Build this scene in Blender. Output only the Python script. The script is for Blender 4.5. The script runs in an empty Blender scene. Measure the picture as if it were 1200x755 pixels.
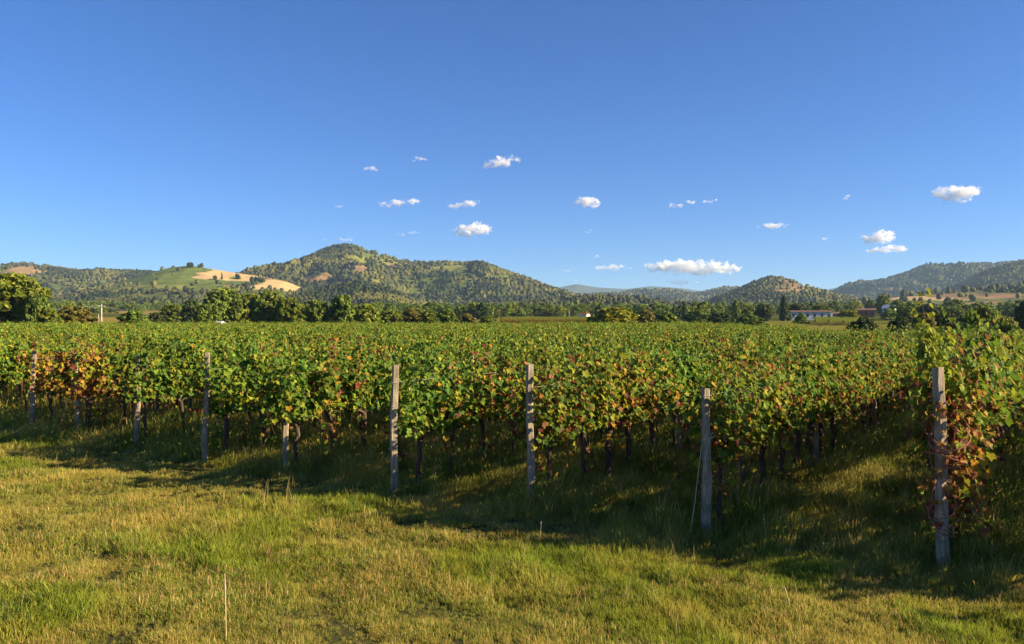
import bpy, bmesh, math, random
import numpy as np
from mathutils import Vector, Matrix
from mathutils.bvhtree import BVHTree

rnd = random.Random(7)
rng = np.random.default_rng(7)
SC = bpy.context.scene
COL = SC.collection

# ------------------------------------------------------------------ camera
EYE = 2.6
F = 960.0            # focal length in pixels of the 1200 px wide photograph
HY = 376.0           # row of the horizon
cam = bpy.data.cameras.new('camera')
cam.sensor_width = 36.0
cam.lens = 36.0 * F / 1200.0
cam.shift_y = -1.5 / 1200.0
cam.clip_start = 0.1
cam.clip_end = 60000
cam_o = bpy.data.objects.new('camera', cam)
cam_o.location = (0, 0, EYE)
cam_o.rotation_euler = (math.radians(90), 0, 0)
COL.objects.link(cam_o)
SC.camera = cam_o

# ------------------------------------------------------------------ sky, sun, exposure
SUN_EL = math.radians(22)
SUN_AZ = math.radians(101)      # clockwise from +Y: from the right, a little behind the camera
sd = Vector((math.sin(SUN_AZ) * math.cos(SUN_EL), math.cos(SUN_AZ) * math.cos(SUN_EL), math.sin(SUN_EL)))
world = bpy.data.worlds.new('World')
SC.world = world
world.use_nodes = True
wn = world.node_tree
bg = wn.nodes['Background']
sky = wn.nodes.new('ShaderNodeTexSky')
sky.sky_type = 'NISHITA'
sky.sun_disc = False
sky.sun_elevation = SUN_EL
sky.sun_rotation = SUN_AZ
sky.altitude = 1500
sky.air_density = 1.0
sky.dust_density = 0.0
sky.ozone_density = 3.0
sky_tint = wn.nodes.new('ShaderNodeMix'); sky_tint.data_type = 'RGBA'; sky_tint.blend_type = 'MULTIPLY'
sky_tint.inputs[0].default_value = 1.0; sky_tint.inputs[7].default_value = (0.52, 0.725, 1.08, 1)
wn.links.new(sky.outputs[0], sky_tint.inputs[6]); sky_sat = wn.nodes.new('ShaderNodeHueSaturation'); sky_sat.inputs['Saturation'].default_value = 1.05
wn.links.new(sky_tint.outputs[2], sky_sat.inputs['Color']); wn.links.new(sky_sat.outputs[0], bg.inputs[0])
bg.inputs[1].default_value = 0.0500
sl = bpy.data.lights.new('sun', 'SUN')
sl.energy = 5.0
sl.angle = math.radians(0.53)
sl.color = (1.0, 0.79, 0.49)
sun = bpy.data.objects.new('sun', sl)
sun.rotation_euler = (-sd).to_track_quat('-Z', 'Y').to_euler()
COL.objects.link(sun)
vs = SC.view_settings
vs.view_transform = 'Standard'
vs.look = 'None'
vs.gamma = 1.0
vs.exposure = 1.6
vs.use_curve_mapping = False
cy = SC.cycles
cy.max_bounces = 12
cy.diffuse_bounces = 5
cy.glossy_bounces = 2
cy.transmission_bounces = 4
cy.transparent_max_bounces = 8
cy.volume_bounces = 12
cy.sample_clamp_indirect = 4.0

# ------------------------------------------------------------------ helpers
def tag(o, label=None, cat=None, group=None, kind=None):
    if label: o['label'] = label
    if cat: o['category'] = cat
    if group: o['group'] = group
    if kind: o['kind'] = kind
    return o

def _hash(ix, iy, seed):
    n = (ix.astype(np.int64) * 374761393 + iy.astype(np.int64) * 668265263 + seed * 982451653) & 0xffffffff
    n = ((n ^ (n >> 13)) * 1274126177) & 0xffffffff
    return ((n ^ (n >> 16)) & 0xffff) / 65535.0

def vnoise(x, y, seed=0):
    x = np.asarray(x, float); y = np.asarray(y, float)
    ix = np.floor(x); iy = np.floor(y)
    fx = x - ix; fy = y - iy
    fx = fx * fx * (3 - 2 * fx); fy = fy * fy * (3 - 2 * fy)
    ix = ix.astype(np.int64); iy = iy.astype(np.int64)
    a = _hash(ix, iy, seed); b = _hash(ix + 1, iy, seed)
    c = _hash(ix, iy + 1, seed); d = _hash(ix + 1, iy + 1, seed)
    return (a * (1 - fx) + b * fx) * (1 - fy) + (c * (1 - fx) + d * fx) * fy

def fbm(x, y, seed=0, octs=4):
    s = 0; a = 0.5; t = 0
    for i in range(octs):
        s = s + a * vnoise(np.asarray(x) * 2 ** i + 17 * i, np.asarray(y) * 2 ** i - 9 * i, seed + i)
        t += a; a *= 0.5
    return s / t

def sst(x, a, b):
    t = np.clip((np.asarray(x, float) - a) / (b - a), 0, 1)
    return t * t * (3 - 2 * t)

class MB:
    """collects geometry; build() links it as ONE mesh object"""
    def __init__(s):
        s.v = []; s.f = []; s.m = []; s.c = []
    def add(s, vs_, fs_, mat=0, col=(1, 1, 1)):
        b = len(s.v)
        s.v.extend(map(tuple, vs_))
        s.f.extend([tuple(i + b for i in f) for f in fs_])
        s.m.extend([mat] * len(fs_))
        s.c.extend([col] * len(vs_))
    def box(s, x0, x1, y0, y1, z0, z1, mat=0, col=(1, 1, 1)):
        s.add([(x0, y0, z0), (x1, y0, z0), (x1, y1, z0), (x0, y1, z0), (x0, y0, z1), (x1, y0, z1), (x1, y1, z1), (x0, y1, z1)],
              [(0, 3, 2, 1), (4, 5, 6, 7), (0, 1, 5, 4), (1, 2, 6, 5), (2, 3, 7, 6), (3, 0, 4, 7)], mat, col)
    def tube(s, pts, radii, n=6, mat=0, col=(1, 1, 1), jit=0.0):
        pts = [Vector(p) for p in pts]
        vs_ = []
        for i, p in enumerate(pts):
            a = pts[max(0, i - 1)]; b = pts[min(len(pts) - 1, i + 1)]
            t = (b - a).normalized()
            u = t.cross(Vector((0.31, 0.95, 0.05)))
            if u.length < 1e-3: u = t.cross(Vector((1, 0, 0)))
            u.normalize(); w = t.cross(u)
            for k in range(n):
                an = 2 * math.pi * k / n
                r = radii[i] * (1 + rnd.uniform(-jit, jit))
                vs_.append(p + u * math.cos(an) * r + w * math.sin(an) * r)
        fs_ = []
        for i in range(len(pts) - 1):
            for k in range(n):
                k2 = (k + 1) % n
                fs_.append((i * n + k, i * n + k2, (i + 1) * n + k2, (i + 1) * n + k))
        fs_.append(tuple(range(n))[::-1]); fs_.append(tuple(range((len(pts) - 1) * n, len(pts) * n)))
        s.add(vs_, fs_, mat, col)
    def mesh(s, name, mats, smooth=False):
        me = bpy.data.meshes.new(name)
        me.from_pydata(s.v, [], s.f)
        for m in mats: me.materials.append(m)
        me.polygons.foreach_set('material_index', s.m)
        if smooth: me.polygons.foreach_set('use_smooth', [True] * len(s.f))
        at = me.attributes.new('col', 'FLOAT_COLOR', 'POINT')
        at.data.foreach_set('color', np.array([(*c, 1.0) for c in s.c], dtype=np.float32).ravel())
        me.update()
        return me
    def build(s, name, mats, parent=None, smooth=False):
        o = bpy.data.objects.new(name, s.mesh(name, mats, smooth))
        COL.objects.link(o)
        o.parent = parent
        return o

def empty(name, loc, rz=0.0, sc=1.0):
    o = bpy.data.objects.new(name, None)
    o.empty_display_size = 0.3
    o.location = loc; o.rotation_euler = (0, 0, rz)
    o.scale = (sc, sc, sc) if isinstance(sc, (int, float)) else sc
    COL.objects.link(o)
    return o

def link(name, me, parent=None):
    o = bpy.data.objects.new(name, me); COL.objects.link(o); o.parent = parent
    return o

# ------------------------------------------------------------------ materials
def new_mat(name):
    m = bpy.data.materials.new(name); m.use_nodes = True
    nt = m.node_tree
    return m, nt, nt.nodes['Principled BSDF'], nt.nodes['Material Output']

def N(nt, typ, **kw):
    n = nt.nodes.new(typ)
    for k, v in kw.items():
        if k.startswith('i_'):
            key = k[2:]
            n.inputs[int(key) if key.isdigit() else key.replace('_', ' ')].default_value = v
        else: setattr(n, k, v)
    return n

def ramp(nt, stops, fac):
    r = nt.nodes.new('ShaderNodeValToRGB')
    e = r.color_ramp.elements
    while len(e) < len(stops): e.new(0.5)
    for i, (p, c) in enumerate(stops):
        e[i].position = p; e[i].color = (*c, 1)
    nt.links.new(fac, r.inputs[0])
    return r

def wpos(nt, scale=(1, 1, 1)):
    g = nt.nodes.new('ShaderNodeNewGeometry')
    mp = nt.nodes.new('ShaderNodeVectorMath'); mp.operation = 'MULTIPLY'
    mp.inputs[1].default_value = scale
    nt.links.new(g.outputs['Position'], mp.inputs[0])
    return mp.outputs[0]

def noise(nt, vec, scale, detail=3, rough=0.55):
    n = nt.nodes.new('ShaderNodeTexNoise')
    n.inputs['Scale'].default_value = scale; n.inputs['Detail'].default_value = detail
    n.inputs['Roughness'].default_value = rough
    if vec is not None: nt.links.new(vec, n.inputs['Vector'])
    return n.outputs['Fac']

def mixc(nt, a, b, fac, mode='MIX'):
    m = nt.nodes.new('ShaderNodeMix'); m.data_type = 'RGBA'; m.blend_type = mode
    for sock, val in ((m.inputs[6], a), (m.inputs[7], b), (m.inputs[0], fac)):
        if isinstance(val, (int, float)): sock.default_value = val
        elif isinstance(val, tuple): sock.default_value = (*val, 1)
        else: nt.links.new(val, sock)
    return m.outputs[2]

def foliage_mat(name, tint=(1, 1, 1), trans=0.35, nscale=0.35, hue=0.06, rough=0.5, objvar=0.0, spec=0.3, warm=None, wscale=0.1):
    """leaf colour from the mesh attribute, varied by a soft noise over the ground"""
    m, nt, p, out = new_mat(name)
    at = N(nt, 'ShaderNodeAttribute', attribute_name='col')
    base = mixc(nt, at.outputs['Color'], tint, 1.0, 'MULTIPLY')
    pos = wpos(nt)
    nz = noise(nt, pos, nscale, 3)
    hs = nt.nodes.new('ShaderNodeHueSaturation')
    mr = N(nt, 'ShaderNodeMapRange', i_1=0.3, i_2=0.7, i_3=0.5 - hue, i_4=0.5 + hue * 0.6)
    nt.links.new(nz, mr.inputs[0]); nt.links.new(mr.outputs[0], hs.inputs['Hue'])
    nv = noise(nt, pos, nscale * 3.1, 2)
    mv = N(nt, 'ShaderNodeMapRange', i_1=0.3, i_2=0.7, i_3=0.75, i_4=1.25)
    nt.links.new(nv, mv.inputs[0])
    val = mv.outputs[0]
    if objvar:
        oi = nt.nodes.new('ShaderNodeObjectInfo')
        mo = N(nt, 'ShaderNodeMapRange', i_1=0.0, i_2=1.0, i_3=1 - objvar, i_4=1 + objvar)
        nt.links.new(oi.outputs['Random'], mo.inputs[0])
        mm = N(nt, 'ShaderNodeMath', operation='MULTIPLY')
        nt.links.new(val, mm.inputs[0]); nt.links.new(mo.outputs[0], mm.inputs[1]); val = mm.outputs[0]
    nt.links.new(val, hs.inputs['Value'])
    nt.links.new(base, hs.inputs['Color'])
    colr = hs.outputs[0]
    if warm:
        wz = noise(nt, pos, wscale, 3, 0.6)
        wr = N(nt, 'ShaderNodeMapRange', i_1=0.48, i_2=0.66, i_3=0.0, i_4=0.7)
        nt.links.new(wz, wr.inputs[0])
        colr = mixc(nt, colr, warm, wr.outputs[0])
    nt.links.new(colr, p.inputs['Base Color'])
    p.inputs['Roughness'].default_value = rough
    p.inputs['Specular IOR Level'].default_value = spec
    tr = nt.nodes.new('ShaderNodeBsdfTranslucent')
    nt.links.new(colr, tr.inputs['Color'])
    mx = nt.nodes.new('ShaderNodeMixShader'); mx.inputs[0].default_value = trans
    nt.links.new(p.outputs[0], mx.inputs[1]); nt.links.new(tr.outputs[0], mx.inputs[2])
    nt.links.new(mx.outputs[0], out.inputs[0])
    return m

def bump(nt, p, fac, strength, dist):
    b = nt.nodes.new('ShaderNodeBump')
    b.inputs['Strength'].default_value = strength; b.inputs['Distance'].default_value = dist
    nt.links.new(fac, b.inputs['Height']); nt.links.new(b.outputs[0], p.inputs['Normal'])

def surf_mat(name, c1, c2, scale=8, rough=0.85, stretch=(1, 1, 1), b=0.4, bd=0.01, obj=True):
    m, nt, p, out = new_mat(name)
    if obj:
        tc = nt.nodes.new('ShaderNodeTexCoord')
        mp = nt.nodes.new('ShaderNodeVectorMath'); mp.operation = 'MULTIPLY'; mp.inputs[1].default_value = stretch
        nt.links.new(tc.outputs['Object'], mp.inputs[0]); v = mp.outputs[0]
    else: v = wpos(nt, stretch)
    nz = noise(nt, v, scale, 5, 0.65)
    r = ramp(nt, [(0.35, c1), (0.65, c2)], nz)
    nt.links.new(r.outputs[0], p.inputs['Base Color'])
    p.inputs['Roughness'].default_value = rough
    p.inputs['Specular IOR Level'].default_value = 0.25
    bump(nt, p, nz, b, bd)
    return m

M_LEAF = foliage_mat('vine_leaf', trans=0.38, nscale=0.5, hue=0.03, rough=0.6, spec=0.16, objvar=0.08)
M_BARK = surf_mat('vine_bark', (0.035, 0.024, 0.017), (0.11, 0.08, 0.058), 22, 0.95, (1, 1, 0.25), 0.9, 0.02)
M_CANE = surf_mat('vine_cane', (0.12, 0.06, 0.03), (0.22, 0.12, 0.06), 20, 0.8)
M_GRASS = foliage_mat('grass_blade', trans=0.5, nscale=0.9, hue=0.02, rough=0.6, spec=0.2, warm=(0.52, 0.42, 0.10), wscale=0.6)
M_CROWN = {
    'dark': foliage_mat('crown_dark', (0.55, 0.62, 0.65), 0.25, 0.3, 0.03, 0.6),
    'mid': foliage_mat('crown_green', (1.3, 1.4, 0.95), 0.35, 0.3, 0.02, 0.6),
    'yellow': foliage_mat('crown_yellow_green', (1.45, 1.35, 0.6), 0.35, 0.3, 0.015, 0.6),
    'rust': foliage_mat('crown_rusty', (1.5, 1.02, 0.8), 0.3, 0.3, 0.02, 0.6),
    'gold': foliage_mat('crown_golden', (2.3, 1.75, 0.6), 0.35, 0.3, 0.015, 0.6),
    'bright': foliage_mat('crown_bright', (1.55, 1.55, 0.7), 0.3, 0.3, 0.03, 0.6),
}
M_TBARK = surf_mat('tree_bark', (0.05, 0.04, 0.03), (0.13, 0.10, 0.08), 3, 0.95, (1, 1, 0.3), 0.8, 0.05)
M_WOODS = foliage_mat('woods_leaf', (.9, .9, .9), 0.1, 0.006, 0.04, 0.8, warm=(0.16, 0.155, 0.03), wscale=0.008)

# ------------------------------------------------------------------ terrain
def gz_arr(x, y):
    x = np.asarray(x, float); y = np.asarray(y, float)
    r = np.hypot(x, y)
    z = np.interp(r, [0, 170, 300, 450, 600, 1000, 1500, 3000, 13000], [0, 0, 1.3, 2.4, 5.6, 13, 24, 52, 60])
    px = 600 + F * x / np.maximum(y, 1.0)
    az = sst(px, 820, 1010) * (y > 0)
    z = z - 1.0 * sst(r, 28, 95) * az * (1 - sst(r, 250, 430))
    z = z + (fbm(x * 0.9, y * 0.9, 3, 3) - 0.5) * 0.16 * (1 - sst(r, 30, 60)) + (fbm(x * .12, y * .12, 5, 3) - 0.5) * 0.25 * sst(r, 8, 30)
    z = z + (fbm(x * .004, y * .004, 8, 3) - 0.5) * 8 * sst(r, 500, 1500)
    return z

def gz(x, y): return float(gz_arr([x], [y])[0])

def grid_mesh(name, X, Y, Z, C, mat, extra=None):
    nu, nv = X.shape
    me = bpy.data.meshes.new(name)
    co = np.stack([X, Y, Z], -1).reshape(-1, 3)
    idx = np.arange(nu * nv).reshape(nu, nv)
    q = np.stack([idx[:-1, :-1], idx[1:, :-1], idx[1:, 1:], idx[:-1, 1:]], -1).reshape(-1, 4)
    me.from_pydata(co.tolist(), [], q.tolist())
    me.polygons.foreach_set('use_smooth', [True] * len(q))
    at = me.attributes.new('col', 'FLOAT_COLOR', 'POINT')
    at.data.foreach_set('color', np.concatenate([C.reshape(-1, 3), np.ones((nu * nv, 1))], 1).astype(np.float32).ravel())
    me.materials.append(mat)
    me.update()
    o = bpy.data.objects.new(name, me); COL.objects.link(o)
    return o

# ground material: turf near, field patches beyond
def ground_mat():
    m, nt, p, out = new_mat('ground_turf')
    pos = wpos(nt)
    n1 = noise(nt, pos, 0.75, 4, 0.6)
    n2 = noise(nt, pos, 9.0, 5, 0.7)
    near = ramp(nt, [(0.35, (0.045, 0.065, 0.018)), (0.55, (0.10, 0.095, 0.035)), (0.75, (0.16, 0.12, 0.055))], n1)
    near2 = mixc(nt, near.outputs[0], (0.03, 0.03, 0.015), n2)
    vo = N(nt, 'ShaderNodeTexVoronoi', i_Scale=0.006)
    mp = nt.nodes.new('ShaderNodeVectorMath'); mp.operation = 'MULTIPLY'; mp.inputs[1].default_value = (1, 0.6, 0)
    nt.links.new(pos, mp.inputs[0]); nt.links.new(mp.outputs[0], vo.inputs['Vector'])
    sx = nt.nodes.new('ShaderNodeSeparateColor'); nt.links.new(vo.outputs['Color'], sx.inputs[0])
    far = ramp(nt, [(0.0, (0.07, 0.085, 0.02)), (0.3, (0.14, 0.14, 0.03)), (0.55, (0.22, 0.17, 0.045)), (0.75, (0.09, 0.11, 0.025)), (0.9, (0.24, 0.16, 0.05))], sx.outputs[0])
    far.color_ramp.interpolation = 'CONSTANT'
    g = nt.nodes.new('ShaderNodeVectorMath'); g.operation = 'LENGTH'; nt.links.new(pos, g.inputs[0])
    mr = N(nt, 'ShaderNodeMapRange', i_1=150.0, i_2=200.0); nt.links.new(g.outputs['Value'], mr.inputs[0])
    nt.links.new(mixc(nt, near2, far.outputs[0], mr.outputs[0]), p.inputs['Base Color'])
    p.inputs['Roughness'].default_value = 0.95
    p.inputs['Specular IOR Level'].default_value = 0.0
    bump(nt, p, n2, 0.6, 0.04)
    return m

ang = np.concatenate([np.arange(-50, 50, 0.8), np.arange(50, 310, 5.0), [310.0]])
rad = [0.0, 0.5]
while rad[-1] < 12000: rad.append(rad[-1] + max(0.25, rad[-1] * 0.035))
rad = np.array(rad); rad[-1] = 12000
A, R = np.meshgrid(np.radians(ang), rad, indexing='ij')
GX = R * np.sin(A); GY = R * np.cos(A)
GZ = gz_arr(GX, GY)
ground = grid_mesh('ground', GX, GY, GZ, np.ones(GX.shape + (3,)), ground_mat())
tag(ground, kind='structure')

# ------------------------------------------------------------------ hills
def hill_mat():
    m, nt, p, out = new_mat('hill_cover')
    at = N(nt, 'ShaderNodeAttribute', attribute_name='col')
    n = noise(nt, wpos(nt), 0.03, 5, 0.65)
    r = ramp(nt, [(0.3, (0.62, 0.62, 0.62)), (0.7, (1.35, 1.3, 1.25))], n)
    nt.links.new(mixc(nt, at.outputs['Color'], r.outputs[0], 1.0, 'MULTIPLY'), p.inputs['Base Color'])
    p.inputs['Roughness'].default_value = 0.95; p.inputs['Specular IOR Level'].default_value = 0.05
    return m
M_HILL = hill_mat()
WOOD = (0.035, 0.045, 0.014)
GRN = (0.11, 0.15, 0.028); LGRN = (0.18, 0.195, 0.04); TAN = (0.46, 0.33, 0.16); BRN = (0.24, 0.16, 0.085); ORG = (0.215, 0.145, 0.07); OLV = (0.13, 0.13, 0.04)

# name, silhouette [(px, py)], distance, front depth, back depth, relief, spacing, patches, default colour / wood density
# patch: px, py, rx, ry, colour, wood density
HILLS = [
 ('blue_mountain', [(590, 362), (640, 346), (655, 337), (675, 333), (700, 337), (735, 339), (762, 335.5), (800, 338), (825, 342), (850, 350), (900, 356), (955, 343), (985, 336), (1010, 342), (1060, 352)],
    9500, 1500, 1500, 0.10, 0, [], (0.05, 0.065, 0.04), 0),
 ('wooded_hill', [(600, 362), (650, 350), (690, 347), (725, 346), (745, 342), (785, 341.5), (815, 346), (850, 339), (868, 339), (890, 347), (920, 355), (960, 362)],
    4300, 900, 700, 0.2, 17, [(770, 353, 14, 2, GRN, 0), (850, 350, 10, 2, OLV, 0)], WOOD, 0.8),
 ('wooded_ridge', [(930, 362), (975, 344), (990, 337), (1005, 332), (1022, 332), (1035, 330), (1060, 322), (1078, 315), (1090, 312), (1105, 314), (1125, 313), (1145, 311), (1165, 311), (1200, 308), (1240, 306), (1300, 312)],
    4200, 1100, 800, 0.22, 17, [(1040, 339, 16, 2.2, BRN, 0.05), (1090, 332, 16, 1.5, OLV, 0.05), (1010, 343, 20, 2, OLV, 0.1)], WOOD, 0.85),
 ('wooded_hill', [(1080, 358), (1110, 341), (1130, 333), (1150, 324), (1172, 315), (1200, 308), (1240, 300), (1300, 300)],
    2900, 800, 600, 0.2, 13, [], WOOD, 0.95),
 ('wooded_ridge', [(-120, 316), (-60, 312), (0, 316), (15, 312), (35, 311), (60, 315), (90, 319), (130, 320), (165, 320), (200, 324), (260, 332), (340, 345)],
    3000, 1000, 700, 0.22, 13, [(30, 318, 26, 6.5, ORG, 0.04), (80, 331, 14, 3.5, OLV, 0.25), (110, 336, 12, 6, LGRN, 0.4), (150, 330, 25, 3, GRN, 0.4), (60, 345, 30, 3, GRN, .3)], WOOD, 0.8),
 ('peaked_hill', [(230, 352), (270, 337), (310, 324), (335, 315), (358, 306), (378, 296), (392, 291), (405, 290), (420, 292), (440, 298), (460, 304), (485, 309), (500, 311), (520, 309.5), (545, 311), (565, 310), (580, 315), (600, 323), (620, 330), (645, 339), (665, 347), (700, 356), (730, 366)],
    2700, 1100, 700, 0.26, 12,
    [(462, 303, 50, 7.5, LGRN, 0.12), (430, 297, 18, 4, GRN, 0.15), (418, 316, 16, 6, BRN, 0.05), (460, 312, 15, 3.5, ORG, 0.15), (372, 326, 20, 6, ORG, 0.2), (395, 336, 24, 5, BRN, 0.1), (350, 336, 16, 5, OLV, 0.25),
     (530, 314.5, 20, 4, LGRN, 0), (585, 325, 14, 3, GRN, 0.1), (630, 337, 20, 3, OLV, 0.3), (440, 330, 14, 5, LGRN, 0.35), (555, 327, 18, 3, OLV, 0.3)], WOOD, 0.85),
 ('meadow_hill', [(40, 362), (90, 349), (120, 340), (150, 328), (180, 319), (200, 314), (222, 311.5), (245, 315), (275, 320), (305, 324), (335, 330), (360, 340), (400, 354), (440, 364)],
    2000, 750, 500, 0.07, 10,
    [(200, 330, 90, 24, GRN, 0.01), (160, 338, 60, 5, LGRN, 0.02), (200, 343, 60, 2.5, OLV, 0.3), (292, 322, 66, 7.5, TAN, 0.005), (345, 334, 50, 7.5, TAN, 0.01), (275, 326, 9, 1.5, GRN, 0.2), (312, 327, 16, 1.2, BRN, .1)], WOOD, 0.9),
 ('conical_hill', [(810, 364), (835, 353), (858, 345), (875, 337), (890, 330), (903, 327), (918, 327.5), (930, 331), (945, 337), (965, 344), (985, 350), (1010, 358), (1040, 365)],
    2300, 700, 500, 0.22, 10, [(930, 337, 28, 10, ORG, 0.06), (955, 345, 26, 5, OLV, 0.3), (905, 333, 10, 4, ORG, 0.2)], WOOD, 0.8),
 ('wooded_spur', [(250, 368), (310, 357), (350, 349), (380, 341), (405, 336), (425, 334), (445, 337), (465, 345), (485, 355), (505, 364), (530, 371)],
    1400, 350, 300, 0.15, 8, [(497, 358, 24, 4, TAN, 0.1), (480, 352, 10, 3, OLV, 0.2)], WOOD, 0.95),
 ('low_wooded_rise', [(520, 368), (570, 362), (620, 358), (660, 353), (690, 350), (720, 349), (750, 351), (780, 356), (820, 360), (860, 363), (900, 366)],
    1500, 350, 300, 0.12, 9, [(770, 360, 26, 4, LGRN, 0.03), (700, 362, 30, 2, GRN, 0.2)], WOOD, 0.85),
 ('cultivated_slope', [(960, 366), (1000, 357), (1040, 349), (1080, 346), (1120, 342), (1160, 339), (1200, 336), (1260, 331), (1320, 330)],
    1500, 550, 400, 0.10, 11, [(1090, 350, 50, 2.6, TAN, 0.01), (1150, 347, 60, 3, BRN, 0.02), (1165, 356, 40, 4, BRN, 0.03), (1120, 359, 60, 3, GRN, 0.05), (1060, 357, 30, 3, OLV, 0.1), (1185, 341, 30, 2.5, GRN, 0.25)], (0.10, 0.12, 0.035), 0.10),
]
wood_pts = []      # x, y, z, size
bvhs = []
for hi, (hname, sil, D, WF, WB, relief, spacing, patches, dcol, dden) in enumerate(HILLS):
    sx = np.array([p[0] for p in sil], float); sy = np.array([p[1] for p in sil], float)
    step = 3.0 if D > 5000 else 1.6
    pxs = np.arange(sx[0], sx[-1] + step, step)
    ws = np.concatenate([np.linspace(-1, 0, 90), np.linspace(0, 1, 25)[1:]])
    P, W = np.meshgrid(pxs, ws, indexing='ij')
    def surf(P, W):
        d = D + np.where(W < 0, W * WF, W * WB)
        x = (P - 600) / F * D * (1 + (d / D - 1) * 0.8); y = d
        sil_y = np.interp(P, sx, sy)
        top = EYE + (HY - sil_y) * D / F
        base = gz_arr(x, y) - 6
        edge = sst(P, sx[0], sx[0] + 25) * (1 - sst(P, sx[-1] - 25, sx[-1]))
        wa = np.sqrt(W * W + 0.0025) - 0.05
        prof = np.clip(1 - wa / 0.95, 0, 1)
        prof = prof ** 1.15
        rel = (fbm(x / 260 + hi * 7, y / 420, 20 + hi, 4) - 0.5) * 2
        gul = np.abs(fbm(x / 170 + 3, y / 600, 40 + hi, 3) - 0.5) * -3 + 0.5
        k = sst(wa, 0.02, 0.35) * sst(prof, 0, 0.25)
        z = base + np.maximum(top - base, 0) * edge * (prof + relief * k * (rel * 1.5 + gul * 1.1) * (0.35 + prof))
        z = z + (fbm(x / 60, y / 60, 60 + hi, 2) - 0.5) * 5 * sst(wa, 0.01, 0.1) * edge
        return x, y, z
    def cover(x, y, z, P):
        py = HY - F * (z - EYE) / y
        px = 600 + F * x / y
        jx = (fbm(x / 90, y / 90, 70, 3) - 0.5); jy = (fbm(x / 90 + 50, y / 90, 71, 3) - 0.5)
        Cc = np.empty(x.shape + (3,)); Cc[:] = dcol
        nzv = fbm(x / 200, y / 200, 80 + hi, 3)
        dn = np.full(x.shape, dden) * np.where(nzv < 0.40, 0.35, 1.0)
        Cc[nzv < 0.42] = np.array(dcol) * 0.3 + np.array(GRN) * 0.7 * (0.6 if D > 4000 else 1)
        for (qx, qy, rx, ry, c, den) in patches:
            e = ((px + jx * rx * .8 - qx) / rx) ** 2 + ((py + jy * ry * .8 - qy) / ry) ** 2 < 1
            Cc[e] = c; dn[e] = den
        return Cc, dn
    X, Y, Z = surf(P, W)
    C, Dn = cover(X, Y, Z, P)
    h = grid_mesh(hname, X, Y, Z, C, M_HILL)
    tag(h, kind='structure')
    co = np.stack([X, Y, Z], -1).reshape(-1, 3)
    idx = np.arange(X.size).reshape(X.shape)
    q = np.stack([idx[:-1, :-1], idx[1:, :-1], idx[1:, 1:], idx[:-1, 1:]], -1).reshape(-1, 4)
    bvhs.append(BVHTree.FromPolygons(co.tolist(), q.tolist()))
    if spacing:
        # candidate tree places on this hill, kept by wood density
        spacing *= .74
        n = int((sx[-1] - sx[0]) / F * D * (WF + WB * 0.08) / spacing ** 2 * 1.7)
        p = rng.uniform(sx[0], sx[-1], n); w = rng.uniform(-1, 0.06, n) * np.where(rng.random(n) < .5, 1, 1)
        x, y, z = surf(p, w)
        _, dn = cover(x, y, z, p)
        clump = fbm(x / 45, y / 45, 90 + hi, 2)
        dn = np.where(dn < .5, dn * .5, dn)
        keep = (rng.random(n) < dn * (0.45 + 1.1 * clump)) & (z > gz_arr(x, y) - 1.5) & (600 + F * x / y > -60) & (600 + F * x / y < 1260)
        sz = spacing * rng.uniform(0.55, 1.35, n)
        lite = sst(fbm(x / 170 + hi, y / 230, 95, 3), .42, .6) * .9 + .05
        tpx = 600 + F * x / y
        if hname == 'peaked_hill': lite = lite * (0.12 + 0.88 * sst(tpx, 395, 430)) * (1 - .7 * sst(-w, .35, .6) * (tpx > 500))  # shade of the left slope put into the crown colours: mostly dark trees there
        if hname == 'conical_hill': lite = np.where(tpx < 905, lite * .15, lite)  # shaded left flank likewise painted by picking darker crowns
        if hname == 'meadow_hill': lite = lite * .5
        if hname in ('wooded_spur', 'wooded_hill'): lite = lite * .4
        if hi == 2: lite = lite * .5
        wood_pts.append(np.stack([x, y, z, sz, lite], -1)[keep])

co = np.stack([GX, GY, GZ], -1).reshape(-1, 3)
idx = np.arange(GX.size).reshape(GX.shape)
q = np.stack([idx[:-1, :-1], idx[1:, :-1], idx[1:, 1:], idx[:-1, 1:]], -1).reshape(-1, 4)
bvhs.append(BVHTree.FromPolygons(co.tolist(), q.tolist()))

def hit(px, py):
    """the spot of the terrain that stands at this place of the view"""
    dr = Vector(((px - 600) / F, 1.0, (HY - py) / F)).normalized()
    best = None
    for b in bvhs:
        l, n, i, d = b.ray_cast(Vector((0, 0, EYE)), dr, 20000)
        if l is not None and (best is None or d < best[1]): best = (l, d)
    return best[0] if best else None

# ------------------------------------------------------------------ haze
def haze():
    mb = MB(); mb.box(-12600, 12600, -12600, 12600, -3.2, 470)
    m = bpy.data.materials.new('haze_air'); m.use_nodes = True
    nt = m.node_tree; nt.nodes.clear()
    o = nt.nodes.new('ShaderNodeOutputMaterial'); v = nt.nodes.new('ShaderNodeVolumePrincipled')
    v.inputs['Color'].default_value = (0.45, 0.68, 1.0, 1)
    v.inputs['Density'].default_value = HAZE
    v.inputs['Anisotropy'].default_value = 0.1
    nt.links.new(v.outputs[0], o.inputs['Volume'])
    tag(mb.build('haze', [m]), kind='stuff')
HAZE = 5.5e-5
haze()

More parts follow.
